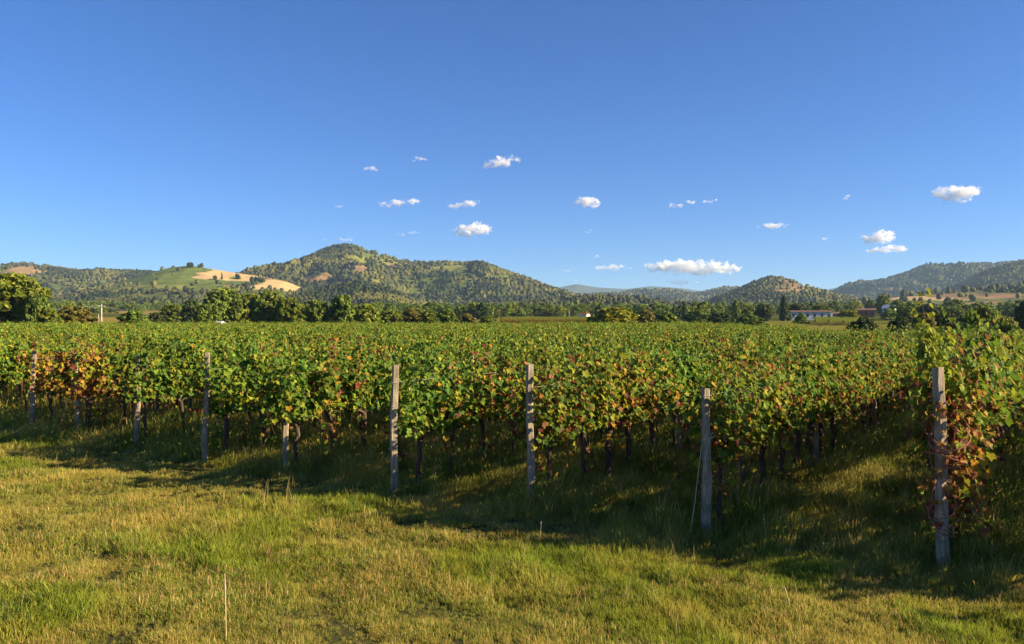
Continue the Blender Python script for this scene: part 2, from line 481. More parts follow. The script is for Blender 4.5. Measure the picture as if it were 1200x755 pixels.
# ------------------------------------------------------------------ scatter by geometry nodes (one object of "stuff")
def scatter(name, protos, pts, rot, scl, pidx, mats, label=None, cat=None):
    """protos: MB list; the prototypes and the points live in the same mesh"""
    V = []; Fc = []; Mi = []; Cl = []; PK = []
    b = 0
    for k, mb in enumerate(protos):
        V.append(np.array(mb.v, dtype=np.float32)); Cl.append(np.array(mb.c, dtype=np.float32))
        Fc.extend([tuple(i + b for i in f) for f in mb.f]); Mi.extend(mb.m)
        PK.append(np.full(len(mb.v), k)); b += len(mb.v)
    npv = b
    V.append(np.asarray(pts, dtype=np.float32)); Cl.append(np.ones((len(pts), 3), dtype=np.float32)); PK.append(100 + np.asarray(pidx))
    V = np.concatenate(V); Cl = np.concatenate(Cl); PK = np.concatenate(PK).astype(np.int32)
    me = bpy.data.meshes.new(name)
    me.from_pydata(V.tolist(), [], Fc)
    for m in mats: me.materials.append(m)
    me.polygons.foreach_set('material_index', Mi)
    a = me.attributes.new('col', 'FLOAT_COLOR', 'POINT'); a.data.foreach_set('color', np.concatenate([Cl, np.ones((len(Cl), 1), dtype=np.float32)], 1).ravel())
    a = me.attributes.new('pk', 'INT', 'POINT'); a.data.foreach_set('value', PK)
    Rv = np.zeros((len(V), 3), dtype=np.float32); Rv[npv:] = rot
    Sv = np.ones((len(V), 3), dtype=np.float32); Sv[npv:] = scl
    a = me.attributes.new('rt', 'FLOAT_VECTOR', 'POINT'); a.data.foreach_set('vector', Rv.ravel())
    a = me.attributes.new('sl', 'FLOAT_VECTOR', 'POINT'); a.data.foreach_set('vector', Sv.ravel())
    o = bpy.data.objects.new(name, me); COL.objects.link(o)
    ng = bpy.data.node_groups.new(name + '_nodes', 'GeometryNodeTree')
    ng.interface.new_socket('Geometry', in_out='INPUT', socket_type='NodeSocketGeometry')
    ng.interface.new_socket('Geometry', in_out='OUTPUT', socket_type='NodeSocketGeometry')
    gi = ng.nodes.new('NodeGroupInput'); go = ng.nodes.new('NodeGroupOutput')
    jn = ng.nodes.new('GeometryNodeJoinGeometry')
    def named(nm, dt):
        n = ng.nodes.new('GeometryNodeInputNamedAttribute'); n.data_type = dt; n.inputs['Name'].default_value = nm
        return n.outputs[0]
    pk = named('pk', 'INT'); rt = named('rt', 'FLOAT_VECTOR'); sc_ = named('sl', 'FLOAT_VECTOR')
    def sep(k):
        c = ng.nodes.new('FunctionNodeCompare'); c.data_type = 'INT'; c.operation = 'EQUAL'
        ia = [i for i in c.inputs if i.type == 'INT']
        ng.links.new(pk, ia[0]); ia[1].default_value = k
        s = ng.nodes.new('GeometryNodeSeparateGeometry'); s.domain = 'POINT'
        ng.links.new(gi.outputs[0], s.inputs['Geometry']); ng.links.new(c.outputs[0], s.inputs['Selection'])
        return s.outputs[0]
    e2r = ng.nodes.new('FunctionNodeEulerToRotation'); ng.links.new(rt, e2r.inputs[0])
    for k in range(len(protos)):
        ip = ng.nodes.new('GeometryNodeInstanceOnPoints')
        ng.links.new(sep(100 + k), ip.inputs['Points']); ng.links.new(sep(k), ip.inputs['Instance'])
        ng.links.new(e2r.outputs[0], ip.inputs['Rotation']); ng.links.new(sc_, ip.inputs['Scale'])
        ng.links.new(ip.outputs[0], jn.inputs[0])
    ng.links.new(jn.outputs[0], go.inputs[0])
    md = o.modifiers.new('scatter', 'NODES'); md.node_group = ng
    tag(o, label, cat, kind='stuff')
    return o

# ------------------------------------------------------------------ trees
def leafcol(base, var=0.35):
    f = 1 + rnd.uniform(-var, var)
    return (base[0] * f * rnd.uniform(0.85, 1.2), base[1] * f, base[2] * f)

def crown_mb(shape, seed, nclump=60, per=45, leaf=0.045):
    """crown filling about the unit box (x,y in -0.5..0.5, z in 0..1) out of many small leaf faces in clumps"""
    r = random.Random(seed)
    mb = MB()
    n3 = [(r.uniform(0, 6.3), r.uniform(-.25, .35)) for _ in range(4)]
    for c in range(nclump):
        th = r.uniform(0, 2 * math.pi); zz = r.random(); rr = r.random() ** 0.45
        if shape == 'round':   z = 0.08 + 0.88 * zz; R_ = 0.46 * math.sin(math.pi * (0.12 + 0.80 * zz)) ** 0.7
        elif shape == 'bush':  z = 0.03 + 0.90 * zz; R_ = 0.46 * (1 - zz ** 2.6) ** 0.5
        elif shape == 'slim':  z = 0.06 + 0.92 * zz; R_ = 0.40 * math.sin(math.pi * (0.18 + 0.77 * zz)) ** 0.6
        elif shape == 'cone':  z = 0.06 + 0.92 * zz ** 1.3; R_ = 0.44 * (1 - z) ** 0.8 + 0.02
        else:                  z = 0.10 + 0.86 * zz; R_ = 0.42 * math.sin(math.pi * (0.2 + 0.7 * zz)) ** 0.8
        R_ *= 1 + sum(a * math.sin((i + 1) * th + p + 3 * z) for i, (p, a) in enumerate(n3)) * 0.5
        cx, cy_, cz = R_ * rr * math.cos(th), R_ * rr * math.sin(th), z
        cr = r.uniform(0.05, 0.11)
        tone = r.uniform(0.65, 1.4)
        for k in range(per):
            v = Vector((r.gauss(0, 1), r.gauss(0, 1), r.gauss(0, 1))).normalized() * cr * r.uniform(0.5, 1.05)
            v.z *= 0.75
            p = Vector((cx, cy_, cz)) + v
            if p.z < 0: continue
            nrm = (v.normalized() + Vector((r.gauss(0, .5), r.gauss(0, .5), r.gauss(0, .5) + .25))).normalized()
            a = nrm.orthogonal().normalized(); a = Matrix.Rotation(r.uniform(0, 6.3), 3, nrm) @ a
            b = nrm.cross(a)
            s = leaf * r.uniform(0.6, 1.3)
            g = 0.100 * tone * r.uniform(0.75, 1.3)
            col = (g * r.uniform(0.8, 1.1), g * 1.3, g * 0.25)
            mb.add([p - a * s, p - b * s * .6 + nrm * s * .15, p + a * s, p + b * s * .6 + nrm * s * .15], [(0, 1, 2), (0, 2, 3)], 0, col)
    return mb

def trunk_mb(h, seed, r0=0.035, top=0.75):
    r = random.Random(seed)
    mb = MB()
    pts = [(0, 0, -0.03)]; x = y = 0
    for i in range(1, 7):
        x += r.uniform(-.015, .015); y += r.uniform(-.015, .015); pts.append((x, y, top * i / 6))
    mb.tube(pts, [r0 * (1.25 if i == 0 else 1 - i / 7.5) for i in range(7)], 7, jit=.08)
    for k in range(6):
        i = r.randint(2, 5); p = Vector(pts[i]); th = r.uniform(0, 6.3); L = r.uniform(.15, .3)
        e = p + Vector((math.cos(th) * L, math.sin(th) * L, L * .8))
        mb.tube([p, (p + e) / 2 + Vector((0, 0, .02)), e], [r0 * .45, r0 * .3, r0 * .12], 5)
    return mb

CROWNS = {}
for sh, cnt, n, per in (('round', 3, 80, 42), ('bush', 3, 70, 42), ('slim', 2, 60, 40), ('cone', 2, 70, 40), ('open', 2, 55, 40)):
    CROWNS[sh] = [crown_mb(sh, 100 + i * 7 + hash_ * 31, int(n * 2.4), per, 0.050).mesh('crown', [M_CROWN['mid']]) for i in range(cnt) for hash_ in [len(sh)]]
TRUNK = trunk_mb(1, 5).mesh('trunk', [M_TBARK], True)

def tree(px, ytop, wpx, dist, shape, mat, label, name='tree', cat='tree', group=None):
    x = (px - 600) / F * dist
    z0 = gz(x, dist)
    h = EYE + (HY - ytop) * dist / F - z0
    w = wpx * dist / F * 1.05
    o = empty(name, (x, dist, z0), rnd.uniform(0, 6.28))
    c = link('crown', rnd.choice(CROWNS[shape]), o)
    c.scale = (w, w * rnd.uniform(.85, 1.1), h * 1.0)
    c.material_slots[0].link = 'OBJECT'; c.material_slots[0].material = M_CROWN[mat]
    t = link('trunk', TRUNK, o)
    tw = min(w, h * .8)
    t.scale = (tw, tw, h)
    tag(o, label, cat, group)
    return o

TR = [
 # left edge
 (16, 322, 78, 150, 'round', 'yellow', 'large rounded olive green tree filling the left edge behind the vines', 'broadleaf_tree'),
 (44, 345, 30, 146, 'round', 'mid', 'smaller green tree leaning against the right of the large left edge tree', 'broadleaf_tree'),
 (58, 361, 30, 142, 'bush', 'yellow', 'low yellow green shrub at the foot of the large left edge tree', 'shrub'),
 (88, 359, 42, 165, 'round', 'rust', 'round dark tree with a rusty right side, left of the power pole', 'broadleaf_tree'),
 (157, 363, 40, 170, 'bush', 'mid', 'domed dark green bush between the two power poles', 'shrub'),
 (182, 366, 22, 230, 'bush', 'dark', 'small dark bush just left of the shorter power pole', 'shrub'),
 (203, 357, 30, 330, 'round', 'yellow', 'pale green tree behind the shorter power pole', 'broadleaf_tree'),
 (224, 352, 22, 260, 'round', 'dark', 'slender dark tree at the left end of the tall grove', 'broadleaf_tree'),
 (243, 356, 30, 190, 'round', 'mid', 'front green tree of the tall grove with a lower rounded top', 'broadleaf_tree'),
 (263, 338, 46, 200, 'round', 'mid', 'tallest broad green tree of the grove under the meadow hill', 'broadleaf_tree'),
 (290, 344, 30, 215, 'round', 'yellow', 'olive tree filling the middle of the tall grove', 'broadleaf_tree'),
 (315, 342, 44, 205, 'round', 'mid', 'broad green tree in the right half of the tall grove', 'broadleaf_tree'),
 (339, 349, 30, 200, 'round', 'yellow', 'yellowish tree closing the right end of the tall grove', 'broadleaf_tree'),
 (371, 352, 34, 190, 'round', 'mid', 'rounded green tree standing right of the grove gap', 'broadleaf_tree'),
 (402, 347, 36, 190, 'open', 'mid', 'peaked green tree beside the rounded one, below the peaked hill', 'broadleaf_tree'),
 (430, 357, 32, 175, 'round', 'bright', 'bright green tree just right of the peaked green tree', 'broadleaf_tree'),
 (456, 363, 30, 210, 'bush', 'yellow', 'low olive hedge bush right of the bright green tree', 'shrub'),
 (481, 362, 28, 215, 'bush', 'rust', 'rusty brown bush in the middle of the hedge', 'shrub'),
 (503, 364, 30, 215, 'bush', 'yellow', 'yellow green bush at the right end of the hedge', 'shrub'),
 (524, 362, 28, 190, 'bush', 'mid', 'compact round green bush left of the rust tinged bush', 'shrub'),
 (546, 367, 26, 195, 'bush', 'rust', 'low rust tinged bush touching the compact green bush', 'shrub'),
 (572, 370, 24, 230, 'bush', 'yellow', 'low yellow green bush in front of the far village', 'shrub'),
 # centre
 (616, 357, 9, 600, 'slim', 'yellow', 'thin yellowish tree left of the slender poplar in the centre', 'poplar_tree'),
 (628, 353, 8, 600, 'slim', 'mid', 'slender green poplar in the centre distance', 'poplar_tree'),
 (648, 366, 24, 500, 'bush', 'dark', 'dark low trees left of the small white house', 'shrub'),
 (720, 360, 66, 180, 'bush', 'gold', 'wide golden green bush right of the small white house', 'shrub'),
 (757, 364, 24, 200, 'round', 'rust', 'small brownish tree between the golden bush and the green bush', 'broadleaf_tree'),
 (781, 365, 36, 190, 'bush', 'mid', 'round green bush right of the golden bush', 'shrub'),
 (802, 354, 9, 420, 'cone', 'dark', 'narrow dark cypress behind the round green bush', 'cypress_tree'),
 (790, 357, 8, 430, 'cone', 'dark', 'shorter dark cypress left of the narrow one', 'cypress_tree'),
 (818, 364, 28, 330, 'round', 'mid', 'green tree just right of the narrow dark cypress', 'broadleaf_tree'),
 (843, 366, 30, 300, 'bush', 'dark', 'dark bush left of the yellow poplar', 'shrub'),
 (862, 352, 11, 420, 'slim', 'bright', 'bright yellow green poplar left of the dark conifers', 'poplar_tree'),
 (878, 369, 40, 240, 'bush', 'mid', 'low wide bush below the yellow poplar', 'shrub'),
 (895, 357, 24, 400, 'round', 'dark', 'rounded dark tree left of the tall dark conifer', 'broadleaf_tree'),
 (919, 347, 17, 430, 'cone', 'dark', 'tall dark conifer behind the long white shed', 'conifer_tree'),
 (934, 356, 26, 480, 'round', 'dark', 'dark round tree behind the roof of the long shed', 'broadleaf_tree'),
 (939, 367, 18, 330, 'cone', 'mid', 'pointed green tree in front of the long shed', 'conifer_tree'),
 (962, 357, 24, 520, 'round', 'yellow', 'olive tree behind the right end of the long shed', 'broadleaf_tree'),
 # right
 (994, 364, 24, 380, 'round', 'gold', 'golden green tree between the shed and the brick house', 'broadleaf_tree'),
 (1013, 371, 44, 118, 'bush', 'dark', 'wide dark bush in front of the brick house', 'shrub'),
 (1035, 346, 16, 620, 'round', 'bright', 'bright green tree standing high above the dark bushes', 'broadleaf_tree'),
 (1052, 352, 18, 600, 'round', 'mid', 'mid green tree right of the bright one', 'broadleaf_tree'),
 (1055, 371, 32, 120, 'bush', 'dark', 'small dark bush right of the wide dark bush', 'shrub'),
 (1062, 359, 24, 330, 'round', 'yellow', 'olive tree behind the small dark bush', 'broadleaf_tree'),
 (1087, 357, 22, 340, 'round', 'dark', 'dark round tree behind the twiggy dark tree', 'broadleaf_tree'),
 (1083, 368, 30, 125, 'round', 'rust', 'brownish twiggy tree with thinning leaves left of the tall vine shoot', 'broadleaf_tree'),
 (1104, 366, 38, 128, 'round', 'dark', 'dark tree right behind the tall vine shoot', 'broadleaf_tree'),
 (1132, 369, 30, 150, 'bush', 'mid', 'green bush right of the tall vine shoot', 'shrub'),
 (1152, 360, 34, 140, 'round', 'mid', 'dense green tree near the right edge', 'broadleaf_tree'),
 (1178, 371, 34, 130, 'bush', 'yellow', 'olive bush between the two trees of the right edge', 'shrub'),
 (1200, 352, 24, 160, 'open', 'dark', 'dark tree cut by the right edge of the picture', 'broadleaf_tree'),
 (1120, 361, 20, 420, 'round', 'yellow', 'far pale tree on the fields behind the green bush', 'broadleaf_tree'),
 # lone trees on ridges
]
for (px, yt, w, d, sh, mt, lb, nm) in TR:
    tree(px, yt, w, d, sh, mt, lb, nm, 'shrub' if nm == 'shrub' else ('poplar' if nm[0] == 'p' else 'tree'))

def ridge_tree(px, py, hpx, wpx, shape, mat, label):
    p = hit(px, py)
    if p is None: return
    h = hpx * p.y / F; w = wpx * p.y / F
    o = empty('ridge_tree', p, rnd.uniform(0, 6))
    c = link('crown', rnd.choice(CROWNS[shape]), o); c.scale = (w, w, h)
    c.material_slots[0].link = 'OBJECT'; c.material_slots[0].material = M_CROWN[mat]
    t = link('trunk', TRUNK, o); t.scale = (w, w, h)
    tag(o, label, 'tree')
ridge_tree(223, 314, 6.5, 9, 'round', 'dark', 'lone round tree on the crest of the meadow hill')
ridge_tree(260, 327.5, 8, 3, 'cone', 'dark', 'thin dark cypress beside the pale dry field')
ridge_tree(252, 328, 5, 5, 'round', 'dark', 'small dark tree left of the cypress on the pale field')
ridge_tree(657, 349, 8, 8, 'round', 'dark', 'lone tree at the low right end of the peaked hill')

# woods on the hills and over the valley floor, one mass
def blob(seed):
    r = random.Random(seed); bm = bmesh.new()
    bmesh.ops.create_icosphere(bm, subdivisions=2, radius=0.5)
    ph = [(r.uniform(0, 6), r.uniform(3, 9)) for _ in range(6)]
    mb = MB(); vs_ = []
    for v in bm.verts:
        c = v.co; k = 1 + 0.16 * sum(math.sin(f * c[i % 3] + p) for i, (p, f) in enumerate(ph)) / 2 + r.uniform(-.13, .13)
        vs_.append((c.x * k, c.y * k, c.z * k * 1.1 + 0.42))
    fs_ = [tuple(v.index for v in f.verts) for f in bm.faces]
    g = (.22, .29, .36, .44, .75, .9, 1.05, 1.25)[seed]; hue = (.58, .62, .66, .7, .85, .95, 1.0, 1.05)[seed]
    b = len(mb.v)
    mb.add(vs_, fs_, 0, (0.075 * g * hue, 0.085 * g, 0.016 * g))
    for i in range(len(mb.c)):
        q = r.uniform(.7, 1.3); c = mb.c[i]; mb.c[i] = (c[0] * q, c[1] * q, c[2] * q)
    bm.free()
    return mb
protoW = [blob(i) for i in range(8)]
# valley floor woods
n = 5200
d = rng.uniform(430, 1500, n); pxx = rng.uniform(-60, 1260, n)
x = (pxx - 600) / F * d; y = d
cl = fbm(x / 90, y / 90, 200, 3)
open_ = ((pxx > 590) & (pxx < 700) & (d < 560)) | ((pxx > 880) & (pxx < 1040) & (d < 640)) | ((pxx > 60) & (pxx < 200) & (d < 600)) | ((pxx > 1000) & (d > 700))
keep = (cl > 0.53 - 0.08 * (d > 800)) & ~open_
z = gz_arr(x, y)
VW = np.stack([x, y, z, rng.uniform(5, 9.5, n)], -1)[keep]
def crown_proto(shape, seed, tint):
    mb = crown_mb(shape, seed, 60, 24, 0.062)
    mb.c = [(c[0] * tint[0], c[1] * tint[1], c[2] * tint[2]) for c in mb.c]
    return mb
protoV = [crown_proto(sh_, 900 + i, tn) for i, (sh_, tn) in enumerate([('round', (.75, .85, .8)), ('bush', (1.1, 1.15, .9)), ('round', (1.6, 1.35, .6)), ('open', (.8, .85, .8)), ('round', (1, .95, .8)), ('slim', (1.7, 1.6, .7)), ('bush', (.6, .7, .7)), ('cone', (.45, .6, .7))])]
nV = len(VW)
sclV = VW[:, 3:4] * np.stack([rng.uniform(.9, 1.4, nV), rng.uniform(.9, 1.4, nV), rng.uniform(.75, 1.25, nV)], -1)
rotV = np.zeros((nV, 3)); rotV[:, 2] = rng.uniform(0, 6.28, nV)
scatter('valley_woods', protoV, VW[:, :3], rotV, sclV, rng.choice(8, nV, p=[.2, .2, .17, .12, .15, .04, .08, .04]), [M_CROWN['mid']], 'belt of trees and hedges across the valley floor', 'woods')
print('valley', nV)
WP = np.concatenate(wood_pts)
nW = len(WP)
scl = WP[:, 3:4] * np.stack([rng.uniform(.8, 1.2, nW), rng.uniform(.8, 1.2, nW), rng.uniform(.75, 1.3, nW)], -1)
rot = np.zeros((nW, 3)); rot[:, 2] = rng.uniform(0, 6.28, nW)
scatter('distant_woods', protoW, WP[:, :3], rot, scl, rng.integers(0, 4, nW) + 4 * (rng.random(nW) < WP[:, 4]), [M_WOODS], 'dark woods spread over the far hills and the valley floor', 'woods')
print('woods', nW)

# ------------------------------------------------------------------ houses
def plaster(name, c): return surf_mat(name, tuple(v * .85 for v in c), c, 0.8, 0.9, b=0.1)
M_WHITE = plaster('white_plaster', (0.62, 0.58, 0.52)); M_CREAM = plaster('cream_plaster', (0.55, 0.45, 0.28)); M_BRICK = plaster('brick_wall', (0.30, 0.13, 0.08))
M_GREYW = plaster('grey_panel_wall', (0.50, 0.52, 0.54)); M_ROOF = surf_mat('roof_tiles', (0.13, 0.07, 0.05), (0.22, 0.12, 0.08), 1.5, 0.9, b=.4, bd=.05)
M_METAL = surf_mat('pale_metal_roof', (0.45, 0.47, 0.5), (0.58, 0.6, 0.62), 0.5, 0.5, b=.1)
M_GLASS = surf_mat('dark_window', (0.02, 0.025, 0.03), (0.035, 0.04, 0.05), 1, 0.25, b=0)
def house(name, label, p, w, dp, h, rz, wall, roof=None, roofh=1.6, nwin=3, cat='house', end=None, floors=1, chim=True):
    o = empty(name, p, rz)
    roof = roof or M_ROOF
    mb = MB()
    x0, x1, y0, y1 = -w / 2, w / 2, -dp / 2, dp / 2
    mb.v = [(x0, y0, -3), (x1, y0, -3), (x1, y1, -3), (x0, y1, -3), (x0, y0, h), (x1, y0, h), (x1, y1, h), (x0, y1, h), (x0, 0, h + roofh), (x1, 0, h + roofh)]
    mb.f = [(0, 1, 5, 4), (1, 2, 6, 9, 5), (2, 3, 7, 6), (3, 0, 4, 8, 7), (0, 3, 2, 1), (4, 5, 9, 8), (6, 7, 8, 9)]
    mb.m = [0, 1 if end else 0, 0, 1 if end else 0, 0, 0, 0]; mb.c = [(1, 1, 1)] * 10
    mb.build('wall', [wall] + ([end] if end else []), o)
    rb = MB(); e = min(0.5, w * .07); t = min(0.18, h * .05)
    sl_ = roofh / (dp / 2)
    for s in (-1, 1):
        a = [(x0 - e, 0, h + roofh + .03), (x1 + e, 0, h + roofh + .03), (x1 + e, s * (dp / 2 + e), h - e * sl_ + .03), (x0 - e, s * (dp / 2 + e), h - e * sl_ + .03)]
        bt = [(q_[0], q_[1], q_[2] + t) for q_ in a]
        rb.add(a + bt, [(0, 1, 2, 3), (4, 7, 6, 5), (0, 4, 5, 1), (1, 5, 6, 2), (2, 6, 7, 3), (3, 7, 4, 0)])
    r_ = rb.build('roof', [roof], o)
    if chim:
        cb = MB(); cb.box(w * .2, w * .2 + .7, -.9, -.2, h + roofh * .3, h + roofh + 1.0); cb.build('chimney', [M_BRICK], r_)
    for fl in range(floors):
        zz = h / floors * fl + h / floors * .35; hh = h / floors * .42
        for i in range(nwin):
            cx = x0 + w * (i + .5) / nwin
            ww = min(1.1, w / nwin * .5)
            wb = MB(); wb.box(cx - ww / 2, cx + ww / 2, y0 - .06, y0 + .02, zz, zz + hh); wf = wb.build('window', [M_GLASS], o)
            sb = MB(); sb.box(cx - ww / 2 - .15, cx + ww / 2 + .15, y0 - .2, y0 - .003, zz - .14, zz - .01); sb.build('sill', [wall], wf)
    for s in (-1, 1):
        wb = MB(); xx = x1 if s > 0 else x0
        wb.box(*((xx - .02, xx + .06) if s > 0 else (xx - .06, xx + .02)), -.6, .6, h * .35, h * .75); wb.build('window', [M_GLASS], o)
    tag(o, label, cat)
    return o

def at(px, dist, dz=0):
    x = (px - 600) / F * dist
    return Vector((x, dist, gz(x, dist) + dz))
sh = house('storage_shed', 'long low shed with pale wall and red roof behind the vineyard', at(944, 450), 26.5, 9, 4.4, math.radians(-5), M_GREYW, M_ROOF, 0.55, 7, 'shed', end=M_WHITE, chim=False)
house('farmhouse', 'red brick farmhouse with white end walls above the dark bush', at(1015.5, 520), 10.0, 9, 4.4, math.radians(-24), M_BRICK, None, 1.0, 3, end=M_WHITE)
house('farmhouse', 'low reddish house joined to the right end of the long shed', at(977, 500), 7, 8, 2.6, math.radians(-8), M_BRICK, None, .9, 2)
house('tower_house', 'narrow white tower house above the long shed', hit(988, 362) or at(988, 700), 2.6, 3, 6.0, -.4, M_WHITE, None, 1, 1, floors=2, chim=False)
house('farmhouse', 'far house with dark tiled roof right of the narrow white tower', at(1000, 690, 1), 13, 8, 4, -.3, M_BRICK, None, 1.8, 3)
house('barn', 'barn with pale bluish metal roof among the trees on the right', at(1042, 560, 2.5), 7, 6, 3, -.8, M_GREYW, M_METAL, 1.8, 2, 'barn', chim=False)
house('white_house', 'small white house left of the wide golden bush', at(684.5, 400), 4.4, 4.5, 3.6, math.radians(-28), M_WHITE, None, .6, 1)
house('white_house', 'tiny white house high in the woods right of centre', hit(655, 357) or at(655, 1300), 7, 5, 4, -.5, M_WHITE, M_METAL, 1.2, 2, chim=False)
house('village_house', 'leftmost pale village house in the centre distance', hit(612, 364) or at(612, 1000), 10, 7, 4.5, -.5, M_WHITE, None, 1.6, 2)
house('village_house', 'pale village house in the middle of the three in the centre distance', hit(637, 365) or at(637, 1000), 9, 7, 5, -.2, M_CREAM, None, 1.6, 3)
house('village_house', 'rightmost pale village house in the centre distance', hit(646, 364) or at(646, 1000), 8, 7, 4.5, -.7, M_WHITE, None, 1.6, 2)
house('cottage', 'left one of two tiny pale cottages beyond the orange vine rows', at(636, 600, 1), 3.5, 4, 2.6, -.7, M_WHITE, None, 1, 1)
house('cottage', 'right one of two tiny pale cottages beyond the orange vine rows', at(640.5, 600, 1), 3, 4, 2.8, -.4, M_CREAM, None, 1, 1)
house('farmhouse', 'tiled roof house behind the bushes right of the golden bush', at(771, 520), 11, 8, 4.6, -.2, M_BRICK, None, 2, 3)
house('farmhouse', 'brownish house behind the low bushes left of centre', at(577, 620), 11, 8, 4.6, -.2, M_BRICK, None, 2, 3)
house('white_house', 'white house below the pale dry field of the meadow hill', hit(286, 345) or at(286, 1500), 9, 7, 4, -.6, M_WHITE, None, 1.6, 2)
house('ridge_house', 'small yellow house on the wooded ridge at the left', hit(103, 322) or at(103, 2500), 13, 9, 6, -.5, M_CREAM, None, 2, 3)
house('hut', 'tiny white hut half hidden at the foot of the tall grove', at(258, 178), 1.5, 1.5, 1.9, -.4, M_WHITE, M_METAL, .3, 1, chim=False)

# power poles and wires
M_POLE = surf_mat('pole_concrete', (0.4, 0.38, 0.35), (0.55, 0.52, 0.47), 2, 0.9)
M_WIRE = surf_mat('wire_steel', (0.30, 0.29, 0.27), (0.4, 0.39, 0.36), 2, 0.5)
def pole(px, ytop, dist, label, arm=True, r=0.14):
    p = at(px, dist); h = EYE + (HY - ytop) * dist / F - p.z
    o = empty('power_pole', p)
    mb = MB(); mb.tube([(0, 0, -.5), (0, 0, h * .5), (0, 0, h)], [r * 1.2, r, r * .75], 8); mb.build('shaft', [M_POLE], o, True)
    if arm:
        mb = MB(); mb.box(-.75, .75, -.13, -.02 - r * 0, h - .55, h - .42); mb.build('crossarm', [M_POLE], o)
        for s in (-.65, .65):
            mb = MB(); mb.tube([(s, -.07, h - .42), (s, -.07, h - .2)], [.06, .04], 6); mb.build('insulator', [M_POLE], o)
    tag(o, label, 'power pole')
    return p + Vector((0, 0, h))
t0 = pole(119, 357, 200, 'tall thin power pole right of the rusty tree at the left')
t1 = pole(193.5, 369, 330, 'shorter power pole standing left of the tall grove')
t2 = pole(667, 365, 420, 'thin power pole left of the small white house', r=.12)
t3 = pole(115.5, 368, 380, 'small far power pole just left of the tall thin one', False, .12)
def wires(a, b, label, sag, offs):
    mb = MB()
    for (o1, dz) in offs:
        pts = []
        for i in range(13):
            t = i / 12; p = a.lerp(b, t) + Vector((o1, 0, dz - sag * 4 * t * (1 - t))); pts.append(p)
        mb.tube(pts, [0.018] * 13, 4)
    tag(mb.build('power_line', [M_WIRE]), label, 'power line')
wires(Vector(((-60 - 600) / F * 170, 170, EYE + (HY - 357) * 170 / F)), t0, 'pair of power lines running left from the tall thin pole', 0.8, [(-.65, -.2), (.65, -.5)])
wires(t0, t1, 'pair of power lines between the tall pole and the shorter pole', 0.7, [(-.65, -.2), (.65, -.2)])
wires(t1, Vector(((320 - 600) / F * 470, 470, EYE + (HY - 371) * 470 / F)), 'power lines running right from the shorter pole into the grove', 0.8, [(-.65, -.2), (.65, -.2)])

# ------------------------------------------------------------------ vines
ROW = Vector((0.5606, 0.8281, 0)); STEP = Vector((-2.05, 1.388, 0)); P0 = Vector((4.5, 8.6, 0))
ROWANG = math.atan2(ROW.y, ROW.x)
ENDS = {0: (1106, 668), 1: (828, 630), 2: (622, 600), 3: (461, 583), 4: (335, 557), 5: (240, 545), 6: (161, 525), 7: (90, 514), 8: (36, 505)}
def row_start(k):
    if k in ENDS:
        px, py = ENDS[k]; d = EYE * F / (py - HY)
        return Vector(((px - 600) / F * d, d, 0))
    return P0 + STEP * k

LEAF2D = [(0, 0.06), (.26, -.12), (.54, .08), (.42, .30), (.62, .52), (.28, .62), (0, 1.0), (-.28, .62), (-.62, .52), (-.42, .30), (-.54, .08), (-.26, -.12)]
def add_leaf(mb, p, nrm, tip, s, col, mat=0, r=random):
    nrm = nrm.normalized(); tip = (tip - nrm * tip.dot(nrm))
    if tip.length < 1e-4: tip = nrm.orthogonal()
    tip.normalize(); side = nrm.cross(tip)
    fold = r.uniform(.05, .7); curl = r.uniform(-.3, .8)
    vs_ = [p + tip * (.34 * s)]
    for (u, v) in LEAF2D:
        vs_.append(p + side * (u * s) + tip * (v * s) + nrm * (abs(u) * fold * s - curl * (v - .3) ** 2 * s))
    fs_ = [(0, i + 1, (i + 1) % 12 + 1) for i in range(12)]
    mb.add(vs_, fs_, mat, col)

def vine_leaf_col(r, autumn, z):
    x = r.random()
    low = 1 - min(max((z - 0.85) / 0.55, 0), 1)
    a = autumn * .9 + low * (0.06 + .3 * autumn)
    if x < a * 0.16:  c = (0.17, 0.05, 0.025)            # red brown
    elif x < a * 0.50: c = (0.22, 0.11, 0.045)               # brown
    elif x < a * 0.85: c = (0.36, 0.22, 0.03)              # yellow orange
    elif x < a * 0.85 + 0.22: c = (0.24, 0.26, 0.024)      # yellow green
    elif x < a * 0.85 + 0.50: c = (0.135, 0.215, 0.020)
    else: c = (0.075, 0.155, 0.022)
    f = r.uniform(.75, 1.25)
    return (c[0] * f, c[1] * f, c[2] * f)

